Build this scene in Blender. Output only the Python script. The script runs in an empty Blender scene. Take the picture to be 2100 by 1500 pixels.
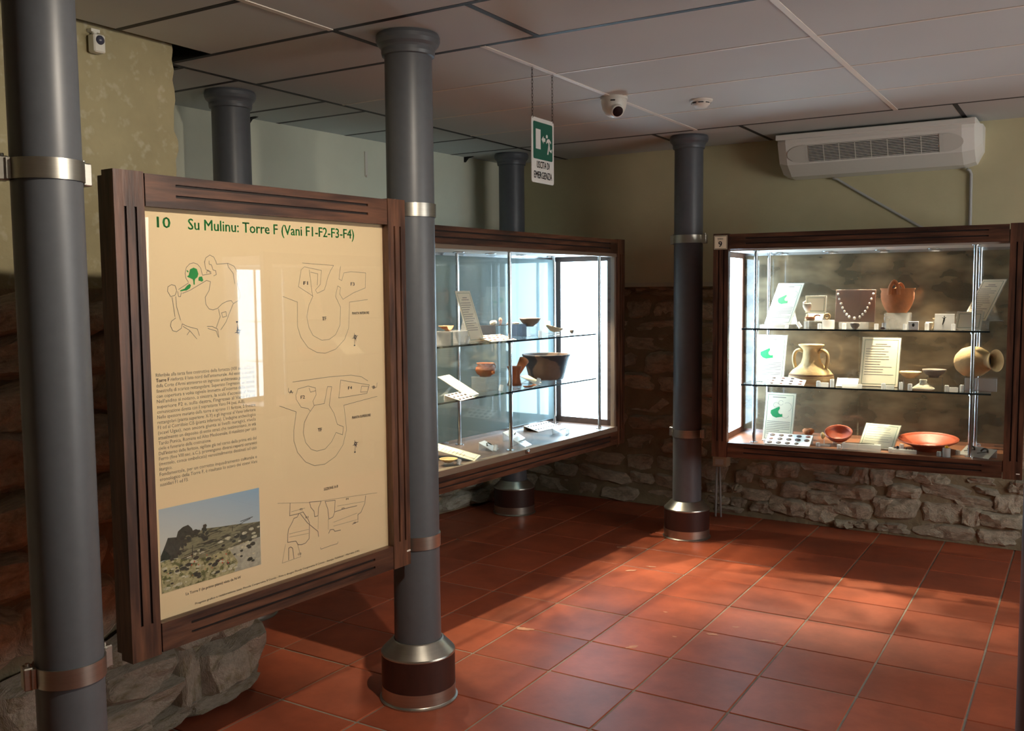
import bpy, math, random
from mathutils import Vector, Matrix

# ------------------------------------------------------------------ camera, world, light, exposure
scene = bpy.context.scene
COL = scene.collection
cam_d = bpy.data.cameras.new('camera')
cam_d.sensor_fit = 'HORIZONTAL'; cam_d.sensor_width = 36.0
cam_d.lens = 1927.73 / 2100.0 * 36.0
cam_d.clip_start = 0.05; cam_d.clip_end = 60
cam = bpy.data.objects.new('camera', cam_d); COL.objects.link(cam)
cr = Vector((0.852167765, 0.523198277, -0.008582702))
cu_ = Vector((-0.034202893, 0.072060553, 0.996813643))
cf = Vector((-0.522149654, 0.849158901, -0.079302576))
cam.matrix_world = Matrix(((cr.x, cu_.x, -cf.x, 2.353325), (cr.y, cu_.y, -cf.y, -3.862450),
                           (cr.z, cu_.z, -cf.z, 1.649687), (0, 0, 0, 1)))
scene.camera = cam
w = bpy.data.worlds.new('world'); scene.world = w; w.use_nodes = True
w.node_tree.nodes['Background'].inputs[0].default_value = (0.62, 0.72, 0.9, 1)
w.node_tree.nodes['Background'].inputs[1].default_value = 0.3
scene.view_settings.view_transform = 'Standard'
scene.view_settings.look = 'None'
scene.view_settings.gamma = 1.0
scene.view_settings.use_curve_mapping = False
scene.view_settings.exposure = 0.35
cy = scene.cycles
cy.max_bounces = 6; cy.diffuse_bounces = 3; cy.glossy_bounces = 3; cy.transmission_bounces = 2; cy.transparent_max_bounces = 14
cy.use_light_tree = False; cy.caustics_reflective = False; cy.caustics_refractive = False

def area_light(name, loc, target, sx, sy, power, color):
    l = bpy.data.lights.new(name, 'AREA'); l.shape = 'RECTANGLE'; l.size = sx; l.size_y = sy
    l.energy = power; l.color = color
    o = bpy.data.objects.new(name, l); COL.objects.link(o); o.location = loc
    o.rotation_euler = (Vector(target) - Vector(loc)).to_track_quat('-Z', 'Y').to_euler()
    return o
# fill light added at an assumed side window (right of the camera, out of frame)
FILL_A = area_light('fill_light_side', (5.16, -0.3, 1.65), (0, -0.9, 1.3), 2.2, 1.3, 54, (1.0, 0.95, 0.88))
LAMP_W = 120.0          # halogen downlight in a display case
BOARD_W = 90.0         # ceiling spotlight aimed at the board
PANEL_E = 17.0          # light panel in a display case

RNG = random.Random(7)

# ------------------------------------------------------------------ materials
MATS = {}
def s2l(c):
    return tuple((v / 255 / 12.92) if v / 255 <= 0.04045 else ((v / 255 + 0.055) / 1.055) ** 2.4 for v in c)
class NT:
    def __init__(self, name):
        self.m = bpy.data.materials.new(name); self.m.use_nodes = True
        self.t = self.m.node_tree; self.t.nodes.clear()
        self.out = self.t.nodes.new('ShaderNodeOutputMaterial')
    def n(self, kind, **kw):
        x = self.t.nodes.new(kind)
        for k, v in kw.items():
            if k in x.inputs: x.inputs[k].default_value = v
            else: setattr(x, k, v)
        return x
    def l(self, a, b): self.t.links.new(a, b)
def mat(name, rgb, rough=0.6, metal=0.0, noise=None, bump=None, spec=None, rand=0.0, stretch=None, coat=0.0, coords='Object', mix2=None):
    """noise=(scale, amount, detail) value variation; bump=(scale, strength); mix2=(rgb, scale, lo, hi) second colour in patches"""
    if name in MATS: return MATS[name]
    N = NT(name)
    p = N.n('ShaderNodeBsdfPrincipled')
    p.inputs['Roughness'].default_value = rough; p.inputs['Metallic'].default_value = metal
    if spec is not None: p.inputs['Specular IOR Level'].default_value = spec
    if coat: p.inputs['Coat Weight'].default_value = coat; p.inputs['Coat Roughness'].default_value = 0.15
    c = s2l(rgb) + (1,)
    N.l(p.outputs[0], N.out.inputs[0])
    tc = N.n('ShaderNodeTexCoord')
    vec = tc.outputs[coords]
    if rand:
        oi = N.n('ShaderNodeObjectInfo')
        ad = N.n('ShaderNodeVectorMath', operation='ADD')
        sc = N.n('ShaderNodeVectorMath', operation='SCALE'); sc.inputs[0].default_value = (37.0, 19.0, 53.0)
        N.l(oi.outputs['Random'], sc.inputs['Scale']); N.l(vec, ad.inputs[0]); N.l(sc.outputs[0], ad.inputs[1])
        vec = ad.outputs[0]
    if stretch:
        mp = N.n('ShaderNodeMapping'); mp.inputs['Scale'].default_value = stretch
        N.l(vec, mp.inputs[0]); vec = mp.outputs[0]
    col = None
    if mix2:
        nz = N.n('ShaderNodeTexNoise', Scale=mix2[1], Detail=2.5, Roughness=0.6); N.l(vec, nz.inputs['Vector'])
        rp = N.n('ShaderNodeMapRange'); rp.inputs['From Min'].default_value = mix2[2]; rp.inputs['From Max'].default_value = mix2[3]
        N.l(nz.outputs['Fac'], rp.inputs['Value'])
        mx = N.n('ShaderNodeMix', data_type='RGBA'); mx.inputs[6].default_value = c; mx.inputs[7].default_value = s2l(mix2[0]) + (1,)
        N.l(rp.outputs[0], mx.inputs[0]); col = mx.outputs[2]
    if noise or rand:
        hv = N.n('ShaderNodeHueSaturation')
        if col is None: hv.inputs['Color'].default_value = c
        else: N.l(col, hv.inputs['Color'])
        val = None
        if noise:
            nz = N.n('ShaderNodeTexNoise', Scale=noise[0], Detail=min(4.0, float(noise[2])) if len(noise) > 2 else 2.5, Roughness=0.65)
            N.l(vec, nz.inputs['Vector'])
            mr = N.n('ShaderNodeMapRange'); mr.inputs['From Min'].default_value = 0.25; mr.inputs['From Max'].default_value = 0.75
            mr.inputs['To Min'].default_value = 1 - noise[1]; mr.inputs['To Max'].default_value = 1 + noise[1]
            N.l(nz.outputs['Fac'], mr.inputs['Value']); val = mr.outputs[0]
        if rand:
            m2 = N.n('ShaderNodeMapRange'); m2.inputs['To Min'].default_value = 1 - rand; m2.inputs['To Max'].default_value = 1 + rand
            N.l(oi.outputs['Random'], m2.inputs['Value'])
            if val is None: val = m2.outputs[0]
            else:
                mm = N.n('ShaderNodeMath', operation='MULTIPLY'); N.l(val, mm.inputs[0]); N.l(m2.outputs[0], mm.inputs[1]); val = mm.outputs[0]
        N.l(val, hv.inputs['Value']); col = hv.outputs[0]
    if col is None: p.inputs['Base Color'].default_value = c
    else: N.l(col, p.inputs['Base Color'])
    if bump:
        nb = N.n('ShaderNodeTexNoise', Scale=bump[0], Detail=3.0, Roughness=0.6); N.l(vec, nb.inputs['Vector'])
        bp = N.n('ShaderNodeBump', Strength=bump[1], Distance=0.02); N.l(nb.outputs['Fac'], bp.inputs['Height'])
        N.l(bp.outputs[0], p.inputs['Normal'])
    MATS[name] = N.m; return N.m
def emit(name, rgb, strength):
    if name in MATS: return MATS[name]
    N = NT(name); e = N.n('ShaderNodeEmission'); e.inputs[0].default_value = tuple(rgb) + (1,); e.inputs[1].default_value = strength
    N.l(e.outputs[0], N.out.inputs[0]); MATS[name] = N.m; return N.m
def glass(name, tint=(1, 1, 1), f0=0.04, haze=0.0, hazecol=(0.8, 0.85, 0.85), rough=0.0):
    """thin pane: clear, with Schlick mirror reflection, optionally a milky scattering share"""
    if name in MATS: return MATS[name]
    N = NT(name)
    tr = N.n('ShaderNodeBsdfTransparent'); tr.inputs[0].default_value = tuple(tint) + (1,)
    base = tr.outputs[0]
    if haze:
        df = N.n('ShaderNodeBsdfDiffuse'); df.inputs[0].default_value = tuple(hazecol) + (1,)
        tl = N.n('ShaderNodeBsdfTranslucent'); tl.inputs[0].default_value = tuple(hazecol) + (1,)
        m0 = N.n('ShaderNodeMixShader'); m0.inputs[0].default_value = 0.4; N.l(df.outputs[0], m0.inputs[1]); N.l(tl.outputs[0], m0.inputs[2])
        m1 = N.n('ShaderNodeMixShader'); m1.inputs[0].default_value = haze; N.l(base, m1.inputs[1]); N.l(m0.outputs[0], m1.inputs[2]); base = m1.outputs[0]
    gl = N.n('ShaderNodeBsdfGlossy'); gl.inputs['Roughness'].default_value = rough
    lw = N.n('ShaderNodeLayerWeight', Blend=0.5)
    pw = N.n('ShaderNodeMath', operation='POWER'); pw.inputs[1].default_value = 5.0; N.l(lw.outputs['Facing'], pw.inputs[0])
    ma = N.n('ShaderNodeMath', operation='MULTIPLY_ADD'); ma.inputs[1].default_value = 1 - f0; ma.inputs[2].default_value = f0
    N.l(pw.outputs[0], ma.inputs[0])
    mx = N.n('ShaderNodeMixShader'); N.l(ma.outputs[0], mx.inputs[0]); N.l(base, mx.inputs[1]); N.l(gl.outputs[0], mx.inputs[2])
    N.l(mx.outputs[0], N.out.inputs[0]); MATS[name] = N.m; return N.m

def M_(k):
    if k in MATS: return MATS[k]
    d = MDEF[k]; return d()
MDEF = {
 'wood': lambda: mat('wood', (93, 60, 42), 0.40, noise=(5.0, 0.55, 8), bump=(9.0, 0.05), stretch=(9, 9, 0.9), rand=0.12, mix2=((58, 35, 24), 3.0, 0.42, 0.62)),
 'wood_h': lambda: mat('wood_h', (93, 60, 42), 0.40, noise=(5.0, 0.55, 8), bump=(9.0, 0.05), stretch=(0.9, 9, 9), rand=0.12, mix2=((58, 35, 24), 3.0, 0.42, 0.62)),
 'groove': lambda: mat('groove', (30, 17, 12), 0.7),
 'column_paint': lambda: mat('column_paint', (88, 91, 96), 0.40, noise=(30, 0.06)),
 'steel': lambda: mat('steel', (186, 182, 172), 0.32, 0.95, noise=(6, 0.08), stretch=(1, 1, 20)),
 'chrome': lambda: mat('chrome', (200, 203, 206), 0.16, 1.0),
 'brown_sleeve': lambda: mat('brown_sleeve', (58, 30, 24), 0.5, noise=(7, 0.35, 8), stretch=(3, 3, 0.7)),
 'terracotta_tile': lambda: mat('terracotta_tile', (168, 84, 56), 0.47, spec=0.24, noise=(5.5, 0.2, 8), bump=(22, 0.035), rand=0.10, mix2=((146, 77, 55), 2.2, 0.45, 0.75)),
 'grout': lambda: mat('grout', (150, 138, 122), 0.9, noise=(14, 0.2)),
 'floor_far': lambda: mat('floor_far', (150, 80, 58), 0.45, noise=(3, 0.15)),
 'ceiling_panel': lambda: mat('ceiling_panel', (198, 202, 200), 0.85, noise=(1.2, 0.03)),
 'rail_white': lambda: mat('rail_white', (228, 220, 208), 0.5),
 'rail_dark': lambda: mat('rail_dark', (34, 33, 34), 0.6),
 'plenum': lambda: mat('plenum', (20, 20, 20), 0.9),
 'plaster': lambda: mat('plaster', (206, 196, 158), 0.9, noise=(1.6, 0.10, 6), bump=(60, 0.06)),
 'plaster_left': lambda: mat('plaster_left', (226, 226, 206), 0.9, noise=(1.6, 0.07, 6), bump=(60, 0.06)),
 'plaster_old': lambda: mat('plaster_old', (166, 156, 122), 0.9, noise=(3.0, 0.16, 7), bump=(24, 0.25), mix2=((182, 174, 146), 22.0, 0.56, 0.70)),
 'mortar': lambda: mat('mortar', (152, 138, 110), 0.95, noise=(6, 0.25, 8), bump=(18, 0.7)),
 'stone': lambda: mat('stone', (224, 209, 184), 0.95, noise=(9, 0.25, 8), bump=(26, 0.85), rand=0.14, mix2=((188, 172, 144), 4.0, 0.45, 0.7)),
 'stone_pale': lambda: mat('stone_pale', (186, 176, 158), 0.95, noise=(9, 0.2, 8), bump=(22, 0.8), rand=0.10, mix2=((150, 140, 112), 4.0, 0.5, 0.7)),
 'paper': lambda: mat('paper', (244, 216, 174), 0.75),
 'card_paper': lambda: mat('card_paper', (244, 232, 204), 0.7),
 'card_white': lambda: mat('card_white', (240, 238, 232), 0.6),
 'green_print': lambda: mat('green_print', (20, 146, 66), 0.7),
 'card_green': lambda: mat('card_green', (30, 150, 84), 0.7),
 'border_green': lambda: mat('border_green', (96, 128, 104), 0.7),
 'ink': lambda: mat('ink', (52, 52, 66), 0.7),
 'ink_grey': lambda: mat('ink_grey', (112, 104, 98), 0.7),
 'ink_line': lambda: mat('ink_line', (118, 108, 102), 0.7),
 'black_print': lambda: mat('black_print', (22, 22, 28), 0.6),
 'sign_white': lambda: mat('sign_white', (226, 226, 220), 0.45),
 'sign_green': lambda: mat('sign_green', (12, 92, 72), 0.45),
 'white_plastic': lambda: mat('white_plastic', (226, 224, 214), 0.4),
 'ac_white': lambda: mat('ac_white', (236, 232, 224), 0.45),
 'dark_void': lambda: mat('dark_void', (22, 22, 24), 0.8),
 'lens_dark': lambda: mat('lens_dark', (14, 14, 18), 0.12),
 'grey_pipe': lambda: mat('grey_pipe', (184, 182, 178), 0.5),
 'case_floor': lambda: mat('case_floor', (128, 82, 58), 0.35, noise=(6, 0.15), stretch=(1, 6, 1)),
 'case_floor_dark': lambda: mat('case_floor_dark', (98, 80, 72), 0.35, noise=(6, 0.12), stretch=(1, 6, 1)),
 'case_top': lambda: mat('case_top', (196, 190, 182), 0.5),
 'track': lambda: mat('track', (132, 116, 100), 0.4),
 'inner_wood': lambda: mat('inner_wood', (104, 66, 46), 0.5, noise=(5, 0.3, 6), stretch=(6, 6, 1)),
 'panel_frame': lambda: mat('panel_frame', (84, 70, 66), 0.5),
 'glass_clear': lambda: glass('glass_clear', (0.975, 0.992, 0.99)),
 'glass_board': lambda: glass('glass_board', (0.985, 0.99, 0.98), f0=0.042),
 'glass_shelf': lambda: glass('glass_shelf', (0.955, 0.98, 0.975), f0=0.045, haze=0.015),
 'shelf_edge': lambda: mat('shelf_edge', (18, 34, 40), 0.15),
 'glass_back': lambda: glass('glass_back', (0.8, 0.88, 0.86), f0=0.04, haze=0.55, hazecol=(0.40, 0.50, 0.52)),
 'glass_back_mottled': lambda: mottled_back(),
 'acrylic': lambda: glass('acrylic', (0.93, 0.96, 0.97), f0=0.06, haze=0.16, hazecol=(0.9, 0.9, 0.88), rough=0.1),
 'acrylic_frost': lambda: glass('acrylic_frost', (0.9, 0.93, 0.95), f0=0.06, haze=0.5, hazecol=(0.85, 0.84, 0.82), rough=0.2),
 'acrylic_smoky': lambda: glass('acrylic_smoky', (0.42, 0.45, 0.5), f0=0.06, haze=0.25, hazecol=(0.25, 0.26, 0.3), rough=0.1),
 'panel_lit': lambda: emit('panel_lit', (0.60, 0.82, 1.0), PANEL_E),
 'panel_soft': lambda: emit('panel_soft', (0.72, 0.88, 1.0), 9.0),
 'lamp_lit': lambda: emit('lamp_lit', (1.0, 0.86, 0.66), 25.0),
 'clay_buff': lambda: mat('clay_buff', (206, 172, 122), 0.85, noise=(14, 0.12), bump=(60, 0.12)),
 'clay_orange': lambda: mat('clay_orange', (190, 116, 68), 0.8, noise=(16, 0.2), bump=(60, 0.12), mix2=((130, 86, 58), 8.0, 0.5, 0.7)),
 'clay_brown': lambda: mat('clay_brown', (150, 84, 50), 0.75, noise=(16, 0.2), bump=(50, 0.12), mix2=((96, 66, 46), 8.0, 0.5, 0.7)),
 'clay_red': lambda: mat('clay_red', (164, 74, 46), 0.45, noise=(10, 0.1)),
 'clay_pale': lambda: mat('clay_pale', (216, 204, 176), 0.85, noise=(18, 0.1), bump=(50, 0.2)),
 'clay_dark': lambda: mat('clay_dark', (44, 42, 50), 0.6, noise=(12, 0.2), mix2=((112, 90, 78), 4.5, 0.5, 0.53), bump=(40, 0.1)),
 'clay_grey': lambda: mat('clay_grey', (120, 108, 98), 0.75, noise=(14, 0.2)),
 'bronze': lambda: mat('bronze', (58, 60, 50), 0.6, 0.4, noise=(40, 0.3)),
 'bone': lambda: mat('bone', (232, 214, 190), 0.6, noise=(20, 0.08)),
 'bead': lambda: mat('bead', (238, 232, 220), 0.25),
 'fabric_taupe': lambda: mat('fabric_taupe', (150, 128, 116), 0.95, bump=(200, 0.1)),
 'coin_dark': lambda: mat('coin_dark', (84, 66, 62), 0.55, 0.3, noise=(60, 0.3)),
 'coin_red': lambda: mat('coin_red', (150, 96, 84), 0.55, noise=(60, 0.2)),
 'yellow_bead': lambda: mat('yellow_bead', (236, 170, 30), 0.35),
 'ph_sky': lambda: ph_sky(),
 'ph_tree': lambda: mat('ph_tree', (52, 56, 46), 0.8, noise=(90, 0.5, 6)),
 'ph_wall': lambda: mat('ph_wall', (128, 124, 96), 0.8, noise=(70, 0.5, 8), stretch=(0.5, 1, 2.2), mix2=((58, 60, 46), 46, 0.5, 0.62)),
 'ph_walldark': lambda: mat('ph_walldark', (84, 82, 64), 0.8, noise=(80, 0.5, 8)),
 'ph_ground': lambda: mat('ph_ground', (172, 162, 122), 0.8, noise=(90, 0.45, 8), mix2=((96, 98, 58), 60, 0.5, 0.6)),
 'ph_pale': lambda: mat('ph_pale', (176, 170, 152), 0.8, noise=(60, 0.3, 8)),
 'ph_joint': lambda: mat('ph_joint', (40, 42, 34), 0.8),
 'ph_red': lambda: mat('ph_red', (200, 84, 56), 0.8),
 'wall_far': lambda: mat('wall_far', (176, 166, 136), 0.9, noise=(1.2, 0.08)),
 'window_frame': lambda: mat('window_frame', (86, 60, 44), 0.5),
}
def ph_sky():
    N = NT('ph_sky'); p = N.n('ShaderNodeBsdfPrincipled'); p.inputs['Roughness'].default_value = 0.75
    tc = N.n('ShaderNodeTexCoord'); sp = N.n('ShaderNodeSeparateXYZ'); N.l(tc.outputs['Object'], sp.inputs[0])
    ad = N.n('ShaderNodeMath', operation='MULTIPLY_ADD'); ad.inputs[1].default_value = 0.35; N.l(sp.outputs['X'], ad.inputs[0]); N.l(sp.outputs['Z'], ad.inputs[2])
    mr = N.n('ShaderNodeMapRange'); mr.inputs['From Min'].default_value = 0.36; mr.inputs['From Max'].default_value = 0.60
    N.l(ad.outputs[0], mr.inputs[0])
    mx = N.n('ShaderNodeMix', data_type='RGBA'); mx.inputs[6].default_value = s2l((206, 204, 196)) + (1,); mx.inputs[7].default_value = s2l((140, 176, 206)) + (1,)
    N.l(mr.outputs[0], mx.inputs[0]); N.l(mx.outputs[2], p.inputs['Base Color']); N.l(p.outputs[0], N.out.inputs[0])
    MATS['ph_sky'] = N.m; return N.m
def mottled_back():
    N = NT('glass_back_mottled')
    tc = N.n('ShaderNodeTexCoord'); mp = N.n('ShaderNodeMapping'); mp.inputs['Scale'].default_value = (1.6, 1, 3.2)
    N.l(tc.outputs['Object'], mp.inputs[0])
    nz = N.n('ShaderNodeTexNoise', Scale=3.4, Detail=2.0, Roughness=0.5); N.l(mp.outputs[0], nz.inputs['Vector'])
    mr = N.n('ShaderNodeMapRange'); mr.inputs['From Min'].default_value = 0.32; mr.inputs['From Max'].default_value = 0.68; N.l(nz.outputs['Fac'], mr.inputs[0])
    mx = N.n('ShaderNodeMix', data_type='RGBA'); mx.inputs[6].default_value = s2l((98, 86, 70)) + (1,); mx.inputs[7].default_value = s2l((152, 134, 108)) + (1,)
    N.l(mr.outputs[0], mx.inputs[0])
    df = N.n('ShaderNodeBsdfDiffuse'); N.l(mx.outputs[2], df.inputs[0])
    tl = N.n('ShaderNodeBsdfTranslucent'); N.l(mx.outputs[2], tl.inputs[0])
    m0 = N.n('ShaderNodeMixShader'); m0.inputs[0].default_value = 0.35; N.l(df.outputs[0], m0.inputs[1]); N.l(tl.outputs[0], m0.inputs[2])
    tr = N.n('ShaderNodeBsdfTransparent'); tr.inputs[0].default_value = (0.85, 0.9, 0.88, 1)
    m1 = N.n('ShaderNodeMixShader'); m1.inputs[0].default_value = 0.72; N.l(tr.outputs[0], m1.inputs[1]); N.l(m0.outputs[0], m1.inputs[2])
    gl = N.n('ShaderNodeBsdfGlossy'); gl.inputs['Roughness'].default_value = 0.05
    m2 = N.n('ShaderNodeMixShader'); m2.inputs[0].default_value = 0.05; N.l(m1.outputs[0], m2.inputs[1]); N.l(gl.outputs[0], m2.inputs[2])
    N.l(m2.outputs[0], N.out.inputs[0]); MATS['glass_back_mottled'] = N.m; return N.m

# ------------------------------------------------------------------ mesh helpers
class MB:
    def __init__(self): self.v = []; self.f = []; self.sm = []
    def add(self, vs, fs, smooth=False):
        o = len(self.v); self.v += [tuple(p) for p in vs]
        self.f += [tuple(i + o for i in f) for f in fs]; self.sm += [smooth] * len(fs); return self
    def box(self, x0, x1, y0, y1, z0, z1):
        vs = [(x0, y0, z0), (x1, y0, z0), (x1, y1, z0), (x0, y1, z0), (x0, y0, z1), (x1, y0, z1), (x1, y1, z1), (x0, y1, z1)]
        return self.add(vs, [(0, 3, 2, 1), (4, 5, 6, 7), (0, 1, 5, 4), (1, 2, 6, 5), (2, 3, 7, 6), (3, 0, 4, 7)])
    def bbox(self, x0, x1, y0, y1, z0, z1, b):
        """box with bevelled edges"""
        vs = []; idx = {}
        X = (x0, x1); Y = (y0, y1); Z = (z0, z1)
        for i in (0, 1):
            for j in (0, 1):
                for k in (0, 1):
                    sx, sy, sz = (1 - 2 * i) * b, (1 - 2 * j) * b, (1 - 2 * k) * b
                    for a in range(3):
                        p = [X[i] + sx, Y[j] + sy, Z[k] + sz]; p[a] = (X[i], Y[j], Z[k])[a]
                        idx[(i, j, k, a)] = len(vs); vs.append(tuple(p))
        f = []
        for a in range(3):
            for s in (0, 1):
                q = []
                o1, o2 = [(1, 2), (2, 0), (0, 1)][a]
                for (u, v) in ((0, 0), (1, 0), (1, 1), (0, 1)):
                    t = [0, 0, 0]; t[a] = s; t[o1] = u; t[o2] = v
                    q.append(idx[(*t, a)])
                f.append(tuple(q) if s else tuple(reversed(q)))
        for a in range(3):
            o1, o2 = [(1, 2), (2, 0), (0, 1)][a]
            for u in (0, 1):
                for v in (0, 1):
                    t0 = [0, 0, 0]; t1 = [0, 0, 0]
                    t0[a] = 0; t1[a] = 1; t0[o1] = t1[o1] = u; t0[o2] = t1[o2] = v
                    q = (idx[(*t0, o1)], idx[(*t1, o1)], idx[(*t1, o2)], idx[(*t0, o2)])
                    f.append(q if (u == v) else tuple(reversed(q)))
        for i in (0, 1):
            for j in (0, 1):
                for k in (0, 1):
                    q = (idx[(i, j, k, 0)], idx[(i, j, k, 1)], idx[(i, j, k, 2)])
                    f.append(q if (i + j + k) % 2 else tuple(reversed(q)))
        return self.add(vs, f)
    def lathe(self, prof, c=(0, 0, 0), seg=36, a0=0.0, a1=2 * math.pi, axis=None, smooth=True, xs=1.0, wob=0.0, crisp=False):
        if crisp:
            for k in range(len(prof) - 1): self.lathe(prof[k:k + 2], c, seg, a0, a1, axis, smooth, xs, wob)
            return self
        full = abs(a1 - a0 - 2 * math.pi) < 1e-6
        n = seg if full else seg + 1
        vs = []; fs = []
        rr = random.Random(len(prof) * 13 + seg)
        for i in range(n):
            a = a0 + (a1 - a0) * i / seg
            k = 1 + wob * math.sin(3 * a + 1) if wob else 1
            for (r, z) in prof: vs.append(Vector((r * k * math.cos(a) * xs, r * k * math.sin(a), z)))
        m = len(prof)
        for i in range(seg):
            j = (i + 1) % n
            for k in range(m - 1):
                if prof[k][0] == 0 and prof[k + 1][0] == 0: continue
                fs.append((i * m + k, j * m + k, j * m + k + 1, i * m + k + 1))
        if axis is not None:
            q = Vector((0, 0, 1)).rotation_difference(Vector(axis).normalized())
            vs = [q @ p for p in vs]
        vs = [p + Vector(c) for p in vs]
        return self.add(vs, fs, smooth)
    def cyl(self, c, r, h, seg=24, axis=None, smooth=True):
        return self.lathe([(0, 0), (r, 0), (r, h), (0, h)], c, seg, axis=axis, smooth=smooth, crisp=True)
    def tube(self, path, rad, seg=8, smooth=True, flat=1.0):
        P = [Vector(p) for p in path]; n = len(P)
        R = rad if isinstance(rad, (list, tuple)) else [rad] * n
        vs = []; fs = []; up = None
        for i in range(n):
            t = (P[min(i + 1, n - 1)] - P[max(i - 1, 0)]).normalized()
            if up is None:
                up = Vector((0, 0, 1)) if abs(t.z) < 0.9 else Vector((1, 0, 0))
            s = t.cross(up).normalized(); up = s.cross(t).normalized()
            for k in range(seg):
                a = 2 * math.pi * k / seg
                vs.append(P[i] + (s * math.cos(a) * flat + up * math.sin(a)) * R[i])
        for i in range(n - 1):
            for k in range(seg):
                k2 = (k + 1) % seg
                fs.append((i * seg + k, i * seg + k2, (i + 1) * seg + k2, (i + 1) * seg + k))
        fs.append(tuple(reversed(range(seg)))); fs.append(tuple(range((n - 1) * seg, n * seg)))
        return self.add(vs, fs, smooth)
    def prism(self, poly, y0, y1):
        """polygon in x,z swept along y"""
        n = len(poly)
        vs = [(x, y0, z) for x, z in poly] + [(x, y1, z) for x, z in poly]
        fs = [tuple(range(n)), tuple(reversed(range(n, 2 * n)))]
        for i in range(n): fs.append((i, i + n, (i + 1) % n + n, (i + 1) % n))
        return self.add(vs, fs)
    def prism_z(self, poly, z0, z1):
        n = len(poly)
        vs = [(x, y, z0) for x, y in poly] + [(x, y, z1) for x, y in poly]
        fs = [tuple(reversed(range(n))), tuple(range(n, 2 * n))]
        for i in range(n): fs.append((i, (i + 1) % n, (i + 1) % n + n, i + n))
        return self.add(vs, fs)
    def flat(self, poly, y):
        return self.add([(x, y, z) for x, z in poly], [tuple(range(len(poly)))])
    def ribbon(self, pts, wd, y):
        for (a, b) in zip(pts[:-1], pts[1:]):
            d = Vector((b[0] - a[0], b[1] - a[1]))
            if d.length < 1e-6: continue
            d.normalize(); n = Vector((-d.y, d.x)) * wd / 2; e = d * wd * 0.3
            self.add([(a[0] - e.x + n.x, y, a[1] - e.y + n.y), (a[0] - e.x - n.x, y, a[1] - e.y - n.y),
                      (b[0] + e.x - n.x, y, b[1] + e.y - n.y), (b[0] + e.x + n.x, y, b[1] + e.y + n.y)], [(0, 1, 2, 3)])
        return self
    def xf(self, fn):
        self.v = [tuple(fn(Vector(p))) for p in self.v]; return self
    def mesh(self, name):
        me = bpy.data.meshes.new(name); me.from_pydata(self.v, [], self.f)
        me.polygons.foreach_set('use_smooth', self.sm); me.update(); return me
    def build(self, name, m, parent=None, loc=None, rotz=None):
        me = self.mesh(name)
        me.materials.append(M_(m) if isinstance(m, str) else m)
        return obj(name, me, parent, loc, rotz)
def obj(name, me, parent=None, loc=None, rotz=None):
    o = bpy.data.objects.new(name, me); COL.objects.link(o)
    if parent: o.parent = parent
    if loc is not None: o.location = loc
    if rotz is not None: o.rotation_euler = (0, 0, rotz)
    return o
def tag(o, label, cat=None, group=None):
    o['label'] = label
    if cat: o['category'] = cat
    if group: o['group'] = group
    return o
def thing(name, label, cat, loc=(0, 0, 0), rotz=0.0, group=None):
    o = bpy.data.objects.new(name, None); COL.objects.link(o); o.empty_display_size = 0.05
    o.location = loc; o.rotation_euler = (0, 0, rotz); return tag(o, label, cat, group)
def struct(o): o['kind'] = 'structure'; return o

# text -> mesh pieces gathered first, converted in one go
TEXTQ = []
def text_mesh(body, bold=False):
    """queue a line of lettering; returns a record filled in by flush_text()"""
    rec = {'body': body, 'bold': bold}; TEXTQ.append(rec); return rec
def flush_text():
    obs = []
    for r in TEXTQ:
        c = bpy.data.curves.new('lettering', 'FONT'); c.body = r['body']; c.size = 1.0; c.resolution_u = 2
        o = bpy.data.objects.new('lettering', c); COL.objects.link(o); obs.append(o)
    bpy.context.view_layer.update()
    dg = bpy.context.evaluated_depsgraph_get()
    for r, o in zip(TEXTQ, obs):
        me = o.evaluated_get(dg).to_mesh()
        vs = [tuple(v.co) for v in me.vertices]; fs = [tuple(p.vertices) for p in me.polygons]
        xs = [v[0] for v in vs] or [0]; r['x0'] = min(xs); r['x1'] = max(xs); r['v'] = vs; r['f'] = fs
        o.evaluated_get(dg).to_mesh_clear()
    for o in obs:
        c = o.data; bpy.data.objects.remove(o); bpy.data.curves.remove(c)
    TEXTQ.clear()
def put_text(mb, r, x0, x1, z, size, y):
    """lay lettering out from x0 to x1 (x1 None: natural width) on baseline z, facing -y"""
    k = size
    kx = k if x1 is None else (x1 - x0) / max(1e-6, r['x1'] - r['x0'])
    for dx, dz in (((-.018, 0), (.018, 0), (0, .012)) if r['bold'] else ((0, 0),)):      # bold: overprinted
        mb.add([(x0 + (v[0] - r['x0'] + dx) * kx, y, z + (v[1] + dz) * k) for v in r['v']], r['f'])

# ================================================================== STRUCTURE
ZC = 2.64                                     # suspended ceiling
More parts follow.
